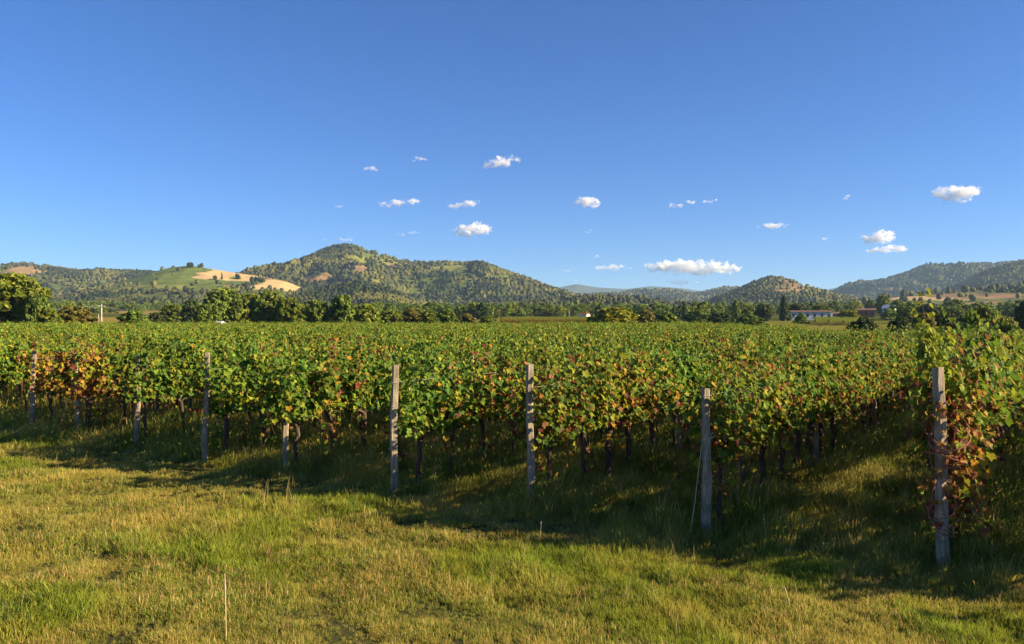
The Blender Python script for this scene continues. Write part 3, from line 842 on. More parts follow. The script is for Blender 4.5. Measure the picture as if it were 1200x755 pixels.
def vine_parts(seed, autumn, L=0.95, dense=1.0, skirt=0.0, tall=0.0):
    """foliage, trunk and cane meshes of one vine; x runs along the row"""
    r = random.Random(seed)
    fo = MB(); tk = MB(); cn = MB()
    # trunk: gnarled, leaning, splitting in two arms along the wire
    lean = r.uniform(-.12, .12); H0 = r.uniform(.78, .92)
    pts = []; x = 0; y = 0
    for i in range(7):
        t = i / 6
        pts.append((lean * t + r.uniform(-.025, .025), r.uniform(-.025, .025), H0 * t - .05 * (i == 0)))
    rr = r.uniform(.030, .045)
    tk.tube(pts, [rr * 1.35, rr * 1.05, rr, rr * .9, rr * .95, rr * 1.0, rr * 1.15], 8, jit=.2)
    hd = Vector(pts[-1])
    for s in (-1, 1):
        ap = [hd]
        for i in range(1, 5): ap.append(Vector((hd.x + s * L * .5 * i / 4, r.uniform(-.03, .03), .93 + r.uniform(-.03, .03))))
        tk.tube(ap, [rr * .8, rr * .65, rr * .5, rr * .42, rr * .3], 6, jit=.2)
    # shoots
    ns = int(15 * dense)
    for i in range(ns):
        x0 = (-.5 + (i + r.random()) / ns) * L * 1.05
        side = r.choice((-1, 1)); top = r.uniform(1.65, 2.02) + (r.random() < .28) * r.uniform(.08, .40)
        p = Vector((x0, 0, .95)); pts = [p.copy()]
        steps = 9; flop = r.random() < .38
        vx = r.uniform(-.03, .03); bow = side * r.uniform(.10, .30)
        for j in range(1, steps + 1):
            t = j / steps
            if flop: q_ = Vector((x0 + vx * j + r.uniform(-.02, .02), bow * 1.5 * t ** .9, .95 + (top - 1.0) * math.sin(min(t * 2.3, 2.5)) * .95))
            else: q_ = Vector((x0 + vx * j + r.uniform(-.02, .02), bow * math.sin(t * 2.4), .95 + (top - .95) * t))
            pts.append(q_)
        cn.tube(pts, [.0055 * (1 - j / 14) for j in range(len(pts))], 4)
        for j in range(len(pts) - 1):
            for m_ in range(5):
                q_ = pts[j].lerp(pts[j + 1], r.random())
                od = Vector((r.uniform(-.7, .7), r.choice((-1, 1)) * r.uniform(.3, 1), r.uniform(-.2, .5))).normalized()
                c = q_ + od * r.uniform(.03, .15)
                nrm = Vector((r.gauss(0, .45), (1 if c.y > 0 else -1) * r.uniform(.35, 1.1), r.uniform(.0, .9)))
                tip = Vector((r.uniform(-.5, .5), od.y * .5, -1 + r.uniform(-.2, .5)))
                s = r.uniform(.065, .115) * (1 - .35 * (j / steps))
                add_leaf(fo, c, nrm, tip, s, vine_leaf_col(r, autumn, c.z), 0, r)
    # filling leaves in the body of the row, fewer low down
    for i in range(int(170 * dense)):
        z = r.triangular(.86, 1.98, 1.4); yy = r.gauss(0, .17)
        c = Vector((r.uniform(-.52, .52) * L, yy, z))
        nrm = Vector((r.gauss(0, .5), (1 if yy > 0 else -1) * r.uniform(.2, 1), r.uniform(-.1, .9)))
        add_leaf(fo, c, nrm, Vector((r.uniform(-.6, .6), 0, -1)), r.uniform(.07, .12), vine_leaf_col(r, autumn, z), 0, r)
    # dry hanging canes and skirt leaves below the wire
    for i in range(int(9 * dense)):
        x0 = r.uniform(-.5, .5) * L; yy = r.gauss(0, .12); z1 = r.uniform(.25, .75)
        mid = Vector((x0 + r.uniform(-.08, .08), yy * 1.4, (z1 + 1.0) / 2))
        end = Vector((x0 + r.uniform(-.14, .14), yy * 1.6, z1))
        cn.tube([(x0, yy, 1.0), mid, end], [.005, .004, .003], 4)
        for j in range(2 + int(10 * skirt)):
            q_ = mid.lerp(end, r.random()) + Vector((r.gauss(0, .05), r.gauss(0, .07), r.gauss(0, .05)))
            add_leaf(fo, q_, Vector((r.gauss(0, 1), r.gauss(0, 1), r.gauss(0, .5))), Vector((0, 0, -1)), r.uniform(.05, .10), vine_leaf_col(r, autumn + .25, .5 if skirt < .5 else 1.1), 0, r)
    if tall:
        for i in range(9 if tall > 1 else 2):
            x0 = r.uniform(-.2, .3) + .15 * (tall > 1); y0 = r.uniform(-.15, .15); top = (2.84 if i == 0 and tall > 1 else r.uniform(2.25, 2.5))
            pts = [Vector((x0 + .05 * math.sin(j * .8 + i), y0 + .02 * j, 1.3 + (top - 1.3) * j / 9)) for j in range(10)]
            cn.tube(pts, [.006 * (1 - j / 14) for j in range(10)], 4)
            for j in range(80 if tall > 1 else 26):
                t = r.random(); q_ = pts[0].lerp(pts[-1], t); q_.x += .05 * math.sin(t * 9 * .8 + i)
                od = Vector((r.uniform(-1, 1), r.uniform(-1, 1), 0)).normalized() * r.uniform(.02, .09)
                g = r.uniform(.8, 1.3)
                add_leaf(fo, q_ + od, od + Vector((0, 0, r.uniform(.02, .06))), Vector((od.x, od.y, -.06)), r.uniform(.065, .11) * (1.12 - .45 * t), ((.26 if tall > 1 and i < 3 else .16) * g, (.30 if tall > 1 and i < 3 else .23) * g, .03 * g), 0, r)
    return fo, tk, cn

VMAT = [M_LEAF]
variants = {}
raw = {}
for kind_, au, cnt in (('green', 0.025, 7), ('mixed', 0.26, 4), ('red', 0.85, 2)):
    variants[kind_] = []; raw[kind_] = []
    for i in range(cnt):
        fo, tk, cn = vine_parts(500 + i * 13 + int(au * 1000), au, dense=rnd.uniform(.78, 1.0), skirt=rnd.choice((0, 0, .1, .45)), tall=(i % 3 == 1) * 1)
        raw[kind_].append((fo, tk, cn))
        variants[kind_].append((fo.mesh('foliage', [M_LEAF]), tk.mesh('trunk', [M_BARK], True), cn.mesh('canes', [M_CANE])))

SP = 0.86
vines = []      # (k, n, pos)
for k in range(-2, 64):
    s = row_start(k)
    t = 0.2 if k in (4, 6, 7) else 0.5; nn = 1
    while t < 240:
        p = s + ROW * (t + rnd.uniform(-.06, .06))
        r_ = math.hypot(p.x, p.y)
        px = 600 + F * p.x / p.y if p.y > .5 else 9999
        lim = 128 - 26 * float(sst(px, 850, 1000))
        if r_ > lim: break
        if p.y > 2 and (-170 < px < 1330 or (k < 0 and t < 14)): vines.append((k, nn, p, r_, px))
        t += SP; nn += 1
vis = sorted([v for v in vines if -12 < v[4] < 1212 and v[0] >= 0], key=lambda v: v[3])
near = vis[:296]
nearset = set((v[0], v[1]) for v in near)
ORD = ['', 'first', 'second', 'third', 'fourth', 'fifth', 'sixth', 'seventh', 'eighth', 'ninth', 'tenth', 'eleventh', 'twelfth', 'thirteenth', 'fourteenth', 'fifteenth', 'sixteenth', 'seventeenth', 'eighteenth', 'nineteenth', 'twentieth']
def ordw(n): return ORD[n] if n <= 20 else ('twenty ' + ORD[n - 20] if n < 30 else 'thirty ' + ORD[n - 30] if n > 30 and n < 40 else 'thirtieth' if n == 30 else 'far')
LOOK = {'green': 'green leafy grapevine', 'mixed': 'yellow and brown tinged grapevine', 'red': 'red brown leaved grapevine'}

def vine_kind(k, n, p):
    if (k, n) in ((0, 1), (8, 1), (8, 2), (7, 1)): return 'red'
    if (k, n) in ((8, 3), (7, 2), (4, 2), (1, 1), (0, 2), (0, 3)): return 'mixed'
    a = float(fbm(p.x * .22, p.y * .22, 300, 3))
    return 'mixed' if a > .64 else 'green'

def put_vine(k, n, p, kind_, parts=None):
    z = gz(p.x, p.y)
    sc = (1, 1.05, rnd.uniform(.95, 1.06) * (1.13 if k == 0 and 1 < n < 9 else 1))
    o = empty('grapevine', (p.x, p.y, z), ROWANG + (math.pi if rnd.random() < .5 and parts is None else 0) + rnd.uniform(-.05, .05), sc)
    fo, tk, cn = parts or rnd.choice(variants[kind_])
    link('foliage', fo, o); link('trunk', tk, o); link('canes', cn, o)
    tag(o, '%s, %s plant of the %s row from the right' % (LOOK[kind_], ordw(n), ordw(k + 1)), 'grapevine', 'grapevines trained in long parallel rows')
    return o

for (k, n, p, r_, px) in near:
    if k == 0 and n == 1: continue
    put_vine(k, n, p, vine_kind(k, n, p))
# the first vine of the right row: tall shoot above the horizon, leaves down to the ground
fo, tk, cn = vine_parts(901, 0.6, dense=.9, skirt=1.0, tall=2)
r = random.Random(44)
for i in range(90):
    z = r.uniform(.35, 1.3); q_ = Vector((r.uniform(-.4, .25), r.gauss(-.05, .15), z))
    add_leaf(fo, q_, Vector((r.gauss(0, 1), -1, r.gauss(0, .5))), Vector((0, 0, -1)), r.uniform(.06, .11), vine_leaf_col(r, .5, 1.0), 0, r)
for i in range(120):
    z = r.uniform(.45, 1.75); a_ = r.uniform(0, 6.28); q_ = Vector((-.5 + math.cos(a_) * r.uniform(.07, .2), math.sin(a_) * r.uniform(.07, .2), z))
    if q_.y < 0 and z > 1.3 and q_.x < -.45: continue
    add_leaf(fo, q_, Vector((math.cos(a_), math.sin(a_), r.gauss(.2, .4))), Vector((r.gauss(0, .4), 0, -1)), r.uniform(.035, .075), vine_leaf_col(r, 1.1, 1.0), 0, r)
s0 = row_start(0); v0 = s0 + ROW * .5
o0 = put_vine(0, 1, v0, 'red', (fo.mesh('foliage', [M_LEAF]), tk.mesh('trunk', [M_BARK], True), cn.mesh('canes', [M_CANE])))
o0['label'] = 'autumn coloured grapevine with one tall shoot rising above the horizon behind the nearest post'
# red tendrils twisted round the post
M_TEND = surf_mat('red_tendril', (0.16, 0.05, 0.03), (0.34, 0.13, 0.08), 15, 0.8)
tb = MB()
for i in range(13):
    c = Vector((-.5, 0, 0)); a0 = r.uniform(0, 6); z = r.uniform(.55, 1.45); pts = []
    turns = r.uniform(3, 8); R0 = r.uniform(.085, .17)
    for j in range(16):
        t = j / 15; R1 = R0 + .06 * math.sin(3 * t + i)
        pts.append(c + Vector((math.cos(a0 + turns * t) * R1, math.sin(a0 + turns * t) * R1, z + .55 * (t - .5) * (1 if i % 2 else -1) - .15 * math.sin(3.1 * t))))
    tb.tube(pts, [r.uniform(.004, .008)] * 16, 5)
to = tb.build('tendrils', [M_TEND], o0)

# far and off-frame vines: one mass
protos = []; pk_of = {}
for kind_ in ('green', 'mixed', 'red'):
    pk_of[kind_] = []
    for (fo, tk, cn) in raw[kind_][:4]:
        mb = MB(); mb.v = list(fo.v); mb.f = list(fo.f); mb.m = list(fo.m); mb.c = list(fo.c)
        mb.add(tk.v, tk.f, 1)
        pk_of[kind_].append(len(protos)); protos.append(mb)
fp = []; fi = []; fr = []; fs2 = []
for (k, n, p, r_, px) in vines:
    if (k, n) in nearset: continue
    kd = vine_kind(k, n, p)
    if k < 0 and kd == 'green' and False: pass
    fp.append((p.x, p.y, 0)); fi.append(rnd.choice(pk_of[kd])); fr.append((0, 0, ROWANG + rnd.choice((0, math.pi)) + rnd.uniform(-.05, .05)))
    g = 1.0 + 0.0 * r_
    fs2.append((1.0, 1.1, rnd.uniform(.92, 1.08)))
fp = np.array(fp); fp[:, 2] = gz_arr(fp[:, 0], fp[:, 1])
print('far vines', len(fp))
scatter('grapevine_rows', protos, fp, np.array(fr), np.array(fs2), fi, [M_LEAF, M_BARK], 'vineyard rows receding towards the hills behind the nearer vines', 'vineyard')

# two small vineyards beyond
def far_vineyard(name, label, px0, px1, d0, d1, ang_, gap, kinds, sc):
    P_ = []; I_ = []; R_ = []
    c = Vector(((px0 + px1) / 2 - 600, 0, 0)) * ((d0 + d1) / 2 / F); c.y = (d0 + d1) / 2
    u = Vector((math.cos(ang_), math.sin(ang_), 0)); w = Vector((-u.y, u.x, 0))
    for i in range(-70, 71):
        for j in range(-110, 111):
            p = c + w * i * gap + u * j * 1.1
            px = 600 + F * p.x / p.y
            if px0 < px < px1 and d0 < p.y < d1:
                P_.append((p.x, p.y, gz(p.x, p.y))); I_.append(rnd.choice(pk_of[rnd.choice(kinds)])); R_.append((0, 0, ang_))
    if P_: scatter(name, protos, np.array(P_), np.array(R_), np.full((len(P_), 3), sc), I_, [M_LEAF, M_BARK], label, 'vineyard')
    print(name, len(P_))
far_vineyard('far_vineyard', 'rust and yellow vine rows left of the small white house', 588, 712, 250, 390, .35, 4.2, ['mixed', 'red'], 1.15)
far_vineyard('far_vineyard', 'slanting rows of a small vineyard in front of the shed', 955, 1010, 300, 400, 1.05, 4.6, ['mixed', 'green'], 1.1)

# ------------------------------------------------------------------ posts
def post_mat():
    m, nt, p, out = new_mat('weathered_post')
    tc = nt.nodes.new('ShaderNodeTexCoord')
    def st(v):
        mp = nt.nodes.new('ShaderNodeVectorMath'); mp.operation = 'MULTIPLY'; mp.inputs[1].default_value = v
        nt.links.new(tc.outputs['Object'], mp.inputs[0]); return mp.outputs[0]
    n1 = noise(nt, st((1, 1, .12)), 38, 5, .7)
    n2 = noise(nt, st((1, 1, .8)), 5, 3)
    a = ramp(nt, [(0.3, (0.09, 0.07, 0.05)), (0.42, (0.25, 0.205, 0.15)), (0.7, (0.44, 0.37, 0.28))], n1)
    b = ramp(nt, [(0.35, (0.55, 0.58, 0.5)), (0.6, (1.1, 1.05, 1.0))], n2)
    nt.links.new(mixc(nt, a.outputs[0], b.outputs[0], 1.0, 'MULTIPLY'), p.inputs['Base Color'])
    p.inputs['Roughness'].default_value = .9
    bump(nt, p, n1, .8, .012)
    return m
M_POST = post_mat()
def post_mb(h, w, seed):
    r = random.Random(seed); mb = MB(); n = 14
    vs_ = []
    for i in range(n + 1):
        z = -.25 + (h + .25) * i / n; ww = w / 2 * (1.10 - .18 * i / n)
        ox = .012 * math.sin(i * .6 + seed); oy = .01 * math.cos(i * .5 + seed)
        ch = ww * .72
        for (a, b) in ((-ww, -ch), (-ch, -ww), (ch, -ww), (ww, -ch), (ww, ch), (ch, ww), (-ch, ww), (-ww, ch)):
            vs_.append((a + ox + r.uniform(-.004, .004), b + oy + r.uniform(-.004, .004), z + (r.uniform(-.012, .012) if i == n else 0)))
    fs_ = []
    for i in range(n):
        for k in range(8):
            fs_.append((i * 8 + k, i * 8 + (k + 1) % 8, (i + 1) * 8 + (k + 1) % 8, (i + 1) * 8 + k))
    fs_.append(tuple(range(n * 8, n * 8 + 8)))
    mb.add(vs_, fs_)
    return mb
def staples(o, w, zs):
    for z in zs:
        mb = MB(); mb.tube([(-w * .54, -w * .54, z), (w * .54, -w * .54, z + .004), (w * .54, w * .54, z), (-w * .54, w * .54, z - .004), (-w * .54, -w * .54, z)], [.003] * 5, 4)
        mb.build('wire_tie', [M_WIRE], o)
TOPS = {0: 2.12, 1: 1.79, 2: 2.02, 3: 1.95, 4: 1.45, 5: 2.0, 6: 1.92, 7: 1.75, 8: 1.91}
PW = {0: .098, 1: .094, 2: .09, 3: .095}
PLAB = {0: 'nearest weathered post wrapped in red tendrils at the right', 1: 'pale square post with a white cord beside yellowing vines', 2: 'straight grey post in the middle with its lit top above the leaves',
        3: 'knotty grey post standing clear of the vines left of centre', 4: 'short grey post mostly hidden in leaves, fifth row end from the right', 5: 'light topped post at the end of the sixth row from the right',
        6: 'thin post buried in leaves at the end of the seventh row', 7: 'low pale post just right of the leftmost one', 8: 'leftmost post with red vine leaves hanging on it'}
ROWV = ROW
for k in range(9):
    s = row_start(k); z = gz(s.x, s.y)
    o = post_mb(TOPS[k], PW.get(k, .088), k + 3).build('vineyard_post', [M_POST])
    o.location = (s.x, s.y, z)
    o.rotation_euler = (math.radians(rnd.uniform(-1, 1)), math.radians({0: -1.3, 1: .0, 3: .6, 8: 2.5, 5: 1.5}.get(k, rnd.uniform(-1, 1))), .25 + rnd.uniform(-.1, .1))
    staples(o, PW.get(k, .088), (.95, 1.35, 1.7))
    tag(o, PLAB[k], 'post', 'posts at the ends of the vine rows')
    for j in range(1, 6):
        p = s + ROW * (5.16 * j)
        px = 600 + F * p.x / p.y
        if px > 1215: continue
        if j == 1: q0 = post_mb(1.88, .075, 50 + k); pm = q0.mesh('vineyard_post', [M_POST])
        o2 = link('vineyard_post', pm)
        o2.location = (p.x, p.y, gz(p.x, p.y)); o2.rotation_euler = (rnd.uniform(-.03, .03), rnd.uniform(-.03, .03), ROWANG)
        tag(o2, 'grey post among the vines, %s behind the end post of the %s row from right' % (ordw(j), ordw(k + 1)), 'post', 'posts standing inside the vine rows')
    # wires of the row
    mb = MB()
    for zz in (.95, 1.35, 1.7):
        pts = []
        for j in range(15):
            p = s + ROW * (j * 2.58); pts.append((p.x, p.y, gz(p.x, p.y) + zz - .015 * (j % 2)))
        mb.tube(pts, [.0022] * 15, 4)
    tag(mb.build('trellis_wire', [M_WIRE]), 'thin steel wires strung through the %s row from the right' % ordw(k + 1), 'wire', 'trellis wires of the vine rows')

# white cord on the second post
M_CORD = surf_mat('pale_cord', (0.38, 0.36, 0.26), (0.5, 0.48, 0.36), 20, .8)
s = row_start(1); z = gz(s.x, s.y); mb = MB()
w = .075
mb.tube([(s.x - w, s.y - w, z + 1.18), (s.x + w, s.y - w, z + 1.22), (s.x + w, s.y + w, z + 1.20), (s.x - w, s.y + w, z + 1.16), (s.x - w, s.y - w, z + 1.13), (s.x - .11, s.y - .1, z + .9), (s.x - .17, s.y - .13, z + .45), (s.x - .24, s.y - .16, z + .03)], [.0038] * 8, 6)
mb.tube([(s.x + w, s.y - w, z + 1.22), (s.x + .05, s.y - .1, z + 1.28), (s.x - .0, s.y - .12, z + 1.2), (s.x - .04, s.y - .11, z + 1.0), (s.x - .03, s.y - .12, z + .8)], [.0035] * 5, 6)
tag(mb.build('cord', [M_CORD]), 'thin white cord looped round the post and running down to the grass', 'cord')

# ------------------------------------------------------------------ grass
def blade(mb, r, bx, by, h, lean, wd, col, seg=3):
    th = r.uniform(0, 6.28); dx, dy = math.cos(th), math.sin(th)
    fa = r.uniform(0, 6.28); sx_, sy_ = math.cos(fa), math.sin(fa)
    vs_ = []
    for i in range(seg):
        t = i / seg; o_ = lean * h * t ** 1.7; ww = wd * (1 - t * .55) / 2
        c = (bx + dx * o_, by + dy * o_, h * t * (1 - .25 * lean * t))
        vs_ += [(c[0] - sx_ * ww, c[1] - sy_ * ww, c[2] - (0.01 if i == 0 else 0)), (c[0] + sx_ * ww, c[1] + sy_ * ww, c[2] - (0.01 if i == 0 else 0))]
    o_ = lean * h; vs_.append((bx + dx * o_, by + dy * o_, h * (1 - .25 * lean)))
    fs_ = [(2 * i, 2 * i + 1, 2 * i + 3, 2 * i + 2) for i in range(seg - 1)] + [(2 * seg - 2, 2 * seg - 1, 2 * seg)]
    mb.add(vs_, fs_, 0, col)
def gcol(r, dry):
    f = r.uniform(.7, 1.3)
    if r.random() < dry: c = r.choice(((0.42, 0.30, 0.09), (0.36, 0.27, 0.07), (0.46, 0.34, 0.13)))
    else: c = r.choice(((0.17, 0.24, 0.022), (0.22, 0.29, 0.03), (0.28, 0.31, 0.035), (0.12, 0.19, 0.022)))
    return tuple(v * f for v in c)
gp = []
for i, (dry, h0, h1, nb, ln) in enumerate(((.12, .04, .12, 20, .7), (.25, .05, .13, 20, .8), (.42, .04, .12, 20, .9), (.15, .06, .14, 18, .6), (.12, .10, .22, 16, .7), (.25, .12, .26, 14, .8))):
    r = random.Random(60 + i); mb = MB()
    for b_ in range(nb):
        a_ = r.uniform(0, 6.28); q_ = .06 * r.random() ** .5
        blade(mb, r, math.cos(a_) * q_, math.sin(a_) * q_, r.uniform(h0, h1), r.uniform(.1, ln), r.uniform(.005, .009), gcol(r, dry))
    gp.append(mb)
for i in range(2):   # broad leaved weed rosettes
    r = random.Random(80 + i); mb = MB()
    for b_ in range(11):
        a_ = r.uniform(0, 6.28); L_ = r.uniform(.07, .15); wd = L_ * r.uniform(.28, .45); el = r.uniform(.3, 1.1)
        d_ = Vector((math.cos(a_) * math.cos(el), math.sin(a_) * math.cos(el), math.sin(el))); s_ = Vector((-math.sin(a_), math.cos(a_), 0))
        b0 = Vector((0, 0, r.uniform(0, .06))); g = r.uniform(.7, 1.3)
        mb.add([b0, b0 + d_ * L_ * .5 + s_ * wd / 2, b0 + d_ * L_ - Vector((0, 0, .02)), b0 + d_ * L_ * .5 - s_ * wd / 2], [(0, 1, 2), (0, 2, 3)], 0, (.075 * g, .14 * g, .022 * g))
    gp.append(mb)
r = random.Random(91); mb = MB()   # seed stalks
for b_ in range(4):
    blade(mb, r, r.uniform(-.04, .04), r.uniform(-.04, .04), r.uniform(.22, .38), r.uniform(.1, .4), .004, (.36, .29, .13), 4)
gp.append(mb)

P = []; S = []; I = []
def field(n, d0, d1, base, zmul=1.0):
    u = rng.random(n); d = np.sqrt(d0 * d0 + u * (d1 * d1 - d0 * d0))
    px = rng.uniform(-160, 1360, n)
    x = (px - 600) / F * d; y = d
    # distance inside the vineyard (behind the line of row ends)
    inside = (x - P0.x) * ROW.x + (y - P0.y) * ROW.y
    perp = (x - P0.x) * ROW.y - (y - P0.y) * ROW.x
    ph = np.abs(((perp / 2.476) + .5) % 1 - .5) * 2.476
    f1 = fbm(x * .7, y * .7, 400, 3); f2 = fbm(x * 2.2, y * 2.2, 410, 2)
    tall = sst(inside, -1.6, .4) * (0.5 + 0.5 * (1 - sst(ph, .2, .7)))
    h = np.clip(0.15 + 1.6 * f1 + 1.5 * (f2 - .5), .3, 3) * (1 + 0.75 * tall) * base
    rr = rng.random(n)
    i = np.where(f1 > .58, rng.integers(0, 2, n), np.where(f1 < .54, 2, rng.integers(0, 4, n)))
    i = np.where((tall > .3) & (rr < .55), rng.integers(3, 6, n), i)
    i = np.where((rr > .985) & (f2 > .5), rng.integers(6, 8, n), i)
    i = np.where((rr > .95) & (tall > .4), rng.integers(6, 8, n), i)
    i = np.where((rr < .0015), 8, i)
    ok = (f2 > .22) | (rr < .7)
    h = np.where((i == 6) | (i == 7), np.minimum(h * .55, .75), h)
    P.append(np.stack([x, y, gz_arr(x, y)], -1)[ok]); S.append((h[:, None] * np.stack([np.ones(n) * 1.1, np.ones(n) * 1.1, rng.uniform(.7, 1.25, n) * zmul], -1))[ok]); I.append(i[ok])
field(26000, 5.2, 9, 0.9)
field(34000, 9, 15, 1.0)
field(36000, 15, 28, 1.25)
field(24000, 28, 60, 1.9)
P = np.concatenate(P); S = np.concatenate(S); I = np.concatenate(I)
Rr = np.zeros((len(P), 3)); Rr[:, 2] = rng.uniform(0, 6.28, len(P)); Rr[:, 0] = rng.normal(0, .12, len(P))
print('grass', len(P))
scatter('grass', gp, P, Rr, S, I, [M_GRASS], 'green and straw coloured meadow grass in front of and between the vine rows', 'grass')

# single stalks that stand out of the turf
M_STRAW = surf_mat('straw', (0.34, 0.27, 0.13), (0.46, 0.38, 0.2), 10, .8)
def stalk(px, py, hpx, lean, label, name='dry_stalk', leaves=0, mat=M_STRAW):
    d = EYE * F / (py - HY); x = (px - 600) / F * d; h = hpx * d / F
    mb = MB(); pts = [(lean * h * (i / 6) ** 1.3, 0, h * i / 6) for i in range(7)]
    mb.tube(pts, [.006, .0055, .005, .005, .0045, .007, .003], 6)
    o = mb.build(name, [mat]); o.location = (x, d, gz(x, d) - .02)
    tag(o, label, 'stalk')
    if leaves:
        lb = MB(); rr_ = random.Random(int(px))
        for i in range(leaves):
            t = rr_.uniform(.15, 1); a_ = rr_.uniform(0, 6.28)
            p = Vector((lean * h * t ** 1.3, 0, h * t)); d_ = Vector((math.cos(a_), math.sin(a_), .5)); L_ = rr_.uniform(.05, .09) * (1.2 - .6 * t); s_ = Vector((-math.sin(a_), math.cos(a_), 0))
            lb.add([p, p + d_ * L_ * .5 + s_ * L_ * .2, p + d_ * L_, p + d_ * L_ * .5 - s_ * L_ * .2], [(0, 1, 2), (0, 2, 3)], 0, (.12, .19, .03))
        lb.build('leaves', [M_GRASS], o)
stalk(265, 757, 84, -.02, 'tall straight dry grass stalk in the left foreground')
stalk(927, 718, 32, -.25, 'short leaning dry stalk in the right foreground')
stalk(633, 632, 22, .05, 'small upright dry stalk in the grass below the middle post')
stalk(876, 716, 20, .02, 'small leafy green weed in the right foreground', 'weed', 18, M_CANE)
stalk(497, 632, 22, .1, 'small leafy weed at the edge of the shadow left of the middle', 'weed', 16, M_CANE)

# ------------------------------------------------------------------ clouds
def cloud_mat(name, dens):
    m = bpy.data.materials.new(name); m.use_nodes = True
    nt = m.node_tree; nt.nodes.clear()
    o = nt.nodes.new('ShaderNodeOutputMaterial'); v = nt.nodes.new('ShaderNodeVolumePrincipled')
    v.inputs['Color'].default_value = (1, 1, 1, 1); v.inputs['Density'].default_value = dens; v.inputs['Anisotropy'].default_value = 0.0
    nz = noise(nt, wpos(nt, (.7, .7, 1.2)), .011, 5, .62)
    mr = N(nt, 'ShaderNodeMapRange', i_1=.44, i_2=.60, i_3=0.0, i_4=dens)
    nt.links.new(nz, mr.inputs[0]); nt.links.new(mr.outputs[0], v.inputs['Density'])
    nt.links.new(v.outputs[0], o.inputs['Volume'])
    return m
CM = {'solid': cloud_mat('cloud_dense', .022), 'mid': cloud_mat('cloud_soft', .015), 'thin': cloud_mat('cloud_thin', .009)}
tex = bpy.data.textures.new('cloud_puffs', 'CLOUDS'); tex.noise_scale = 90; tex.noise_depth = 4
tex2 = bpy.data.textures.new('cloud_fray', 'CLOUDS'); tex2.noise_scale = 28; tex2.noise_depth = 4
def cloud(px, py, w, h, kind_, slope, label, seed):
    D = 13500.0; r = random.Random(seed); k = D / F
    c = Vector(((px - 600) * k, D, EYE + (HY - py) * k))
    W = w * k * 1.05; H = h * k * .88
    bm = bmesh.new()
    nb = max(5, int(w / 2.6))
    for i in range(nb):
        t = (i + .5) / nb * 2 - 1
        env = (1 - abs(t) ** 2.2) ** .5
        rad_ = H * .5 * env * r.uniform(.35, 1.0) + H * .05
        q_ = Vector((t * W * .47, r.uniform(-.2, .2) * W * .4, t * slope * H + r.uniform(-.4, .42) * H * env * .7))
        mm = Matrix.Translation(q_) @ Matrix.Diagonal((r.uniform(1.2, 2.0), 1.5, .85, 1))
        bmesh.ops.create_icosphere(bm, subdivisions=3, radius=rad_, matrix=mm)
    me = bpy.data.meshes.new('cloud'); bm.to_mesh(me); bm.free()
    o = bpy.data.objects.new('cloud', me); COL.objects.link(o); o.location = c
    rm = o.modifiers.new('r', 'REMESH'); rm.mode = 'VOXEL'; rm.voxel_size = max(H / 26, 4.5)
    d1 = o.modifiers.new('d', 'DISPLACE'); d1.texture = tex; d1.strength = H * .8; d1.texture_coords = 'GLOBAL'; d1.mid_level = .55
    d2 = o.modifiers.new('e', 'DISPLACE'); d2.texture = tex2; d2.strength = H * .5; d2.texture_coords = 'GLOBAL'; d2.mid_level = .5
    bpy.context.view_layer.update()
    ev = o.evaluated_get(bpy.context.evaluated_depsgraph_get())
    nm = bpy.data.meshes.new_from_object(ev)
    o.modifiers.clear(); o.data = nm
    nm.materials.clear(); nm.materials.append(CM[kind_])
    tag(o, label, 'cloud', 'small clouds over the hills')
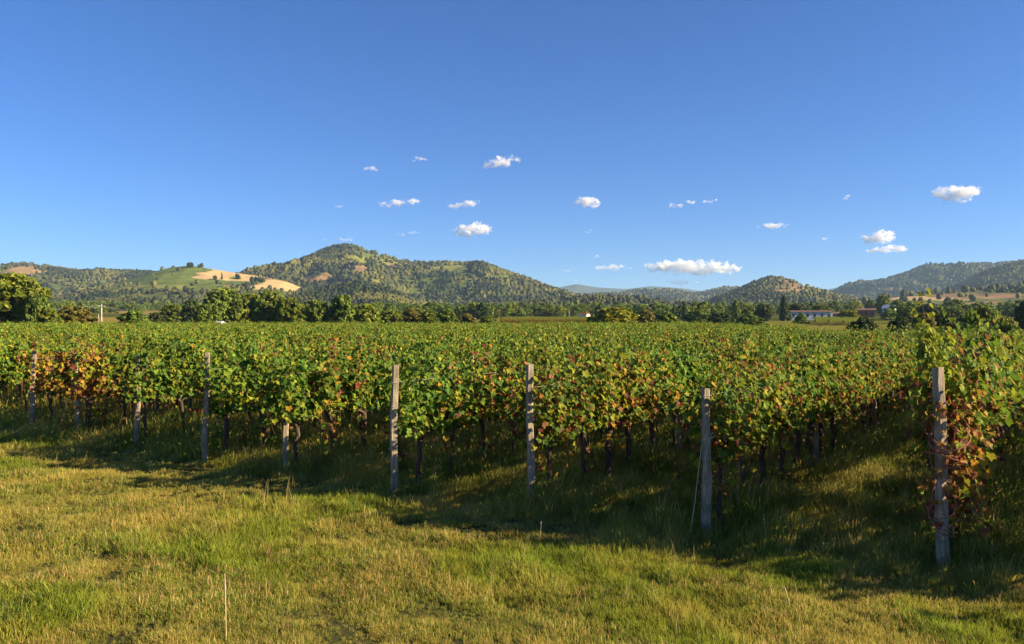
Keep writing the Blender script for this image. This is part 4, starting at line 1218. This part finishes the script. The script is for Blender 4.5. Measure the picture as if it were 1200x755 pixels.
CL = [
 (587, 190, 42, 13, 'mid', .35, 'white streaky cloud rising to the right, highest of the large ones'),
 (491, 187, 15, 7, 'thin', .1, 'tiny cloud left of the highest streaky cloud'),
 (435, 198, 17, 6, 'thin', .05, 'tiny wisp of cloud above the peaked hill, upper left'),
 (467, 238, 50, 10, 'mid', .1, 'ragged wispy cloud above the right shoulder of the peaked hill'),
 (397, 242, 8, 4.5, 'thin', 0, 'tiny speck of cloud straight above the summit of the peaked hill'),
 (544, 240, 34, 9, 'mid', .25, 'flat slanting cloud just above the dense oval cloud'),
 (553, 269, 48, 15, 'solid', .12, 'dense oval white cloud above the long shoulder of the peaked hill'),
 (478, 274, 26, 5, 'thin', .3, 'faint thin streak of cloud left of the dense oval cloud'),
 (405, 281, 20, 6, 'thin', .1, 'pale small cloud touching the air above the summit of the peaked hill'),
 (379, 282, 12, 4, 'thin', 0, 'faint scrap of cloud left of the summit of the peaked hill'),
 (687, 238, 30, 12, 'solid', .05, 'compact bright cloud in the middle of the sky'),
 (690, 271, 12, 4, 'thin', 0, 'tiny cloud below the compact bright cloud'),
 (789, 242, 24, 6, 'mid', .2, 'left one of three little clouds in a line right of centre'),
 (808, 236, 13, 6, 'mid', 0, 'middle one of three little clouds in a line right of centre'),
 (832, 236, 18, 6, 'mid', .35, 'right one of three little clouds in a line right of centre'),
 (905, 265, 38, 8, 'mid', .2, 'thin flat cloud above the conical hill'),
 (968, 280, 12, 4, 'thin', .2, 'tiny cloud left of the two stacked clouds'),
 (992, 231, 9, 5, 'thin', .5, 'faint speck of cloud high above the two stacked clouds'),
 (1121, 227, 52, 17, 'mid', .05, 'jagged white cloud at the upper right'),
 (1029, 279, 38, 14, 'solid', .1, 'upper one of the two stacked clouds on the right'),
 (1040, 293, 52, 10, 'mid', .15, 'lower one of the two stacked clouds on the right'),
 (720, 314, 42, 8, 'mid', 0, 'flat low cloud left of the long cloud bank'),
 (812, 314, 112, 16, 'solid', -.12, 'long low cloud bank above the blue mountains'),
 (664, 317, 13, 5, 'thin', 0, 'tiny cloud left of the flat low cloud'),
 (700, 301, 9, 4.5, 'thin', 0, 'tiny speck of cloud above the flat low cloud'),
 (797, 331, 40, 6, 'mid', 0, 'small flat cloud under the long cloud bank'),
 (675, 329, 30, 4, 'thin', 0, 'thin pale cloud lying on the blue mountain summit'),
]
for i, (px, py, w, h, kd, slp, lb) in enumerate(CL):
    cloud(px, py, w, h, kd, slp, lb, 700 + i)
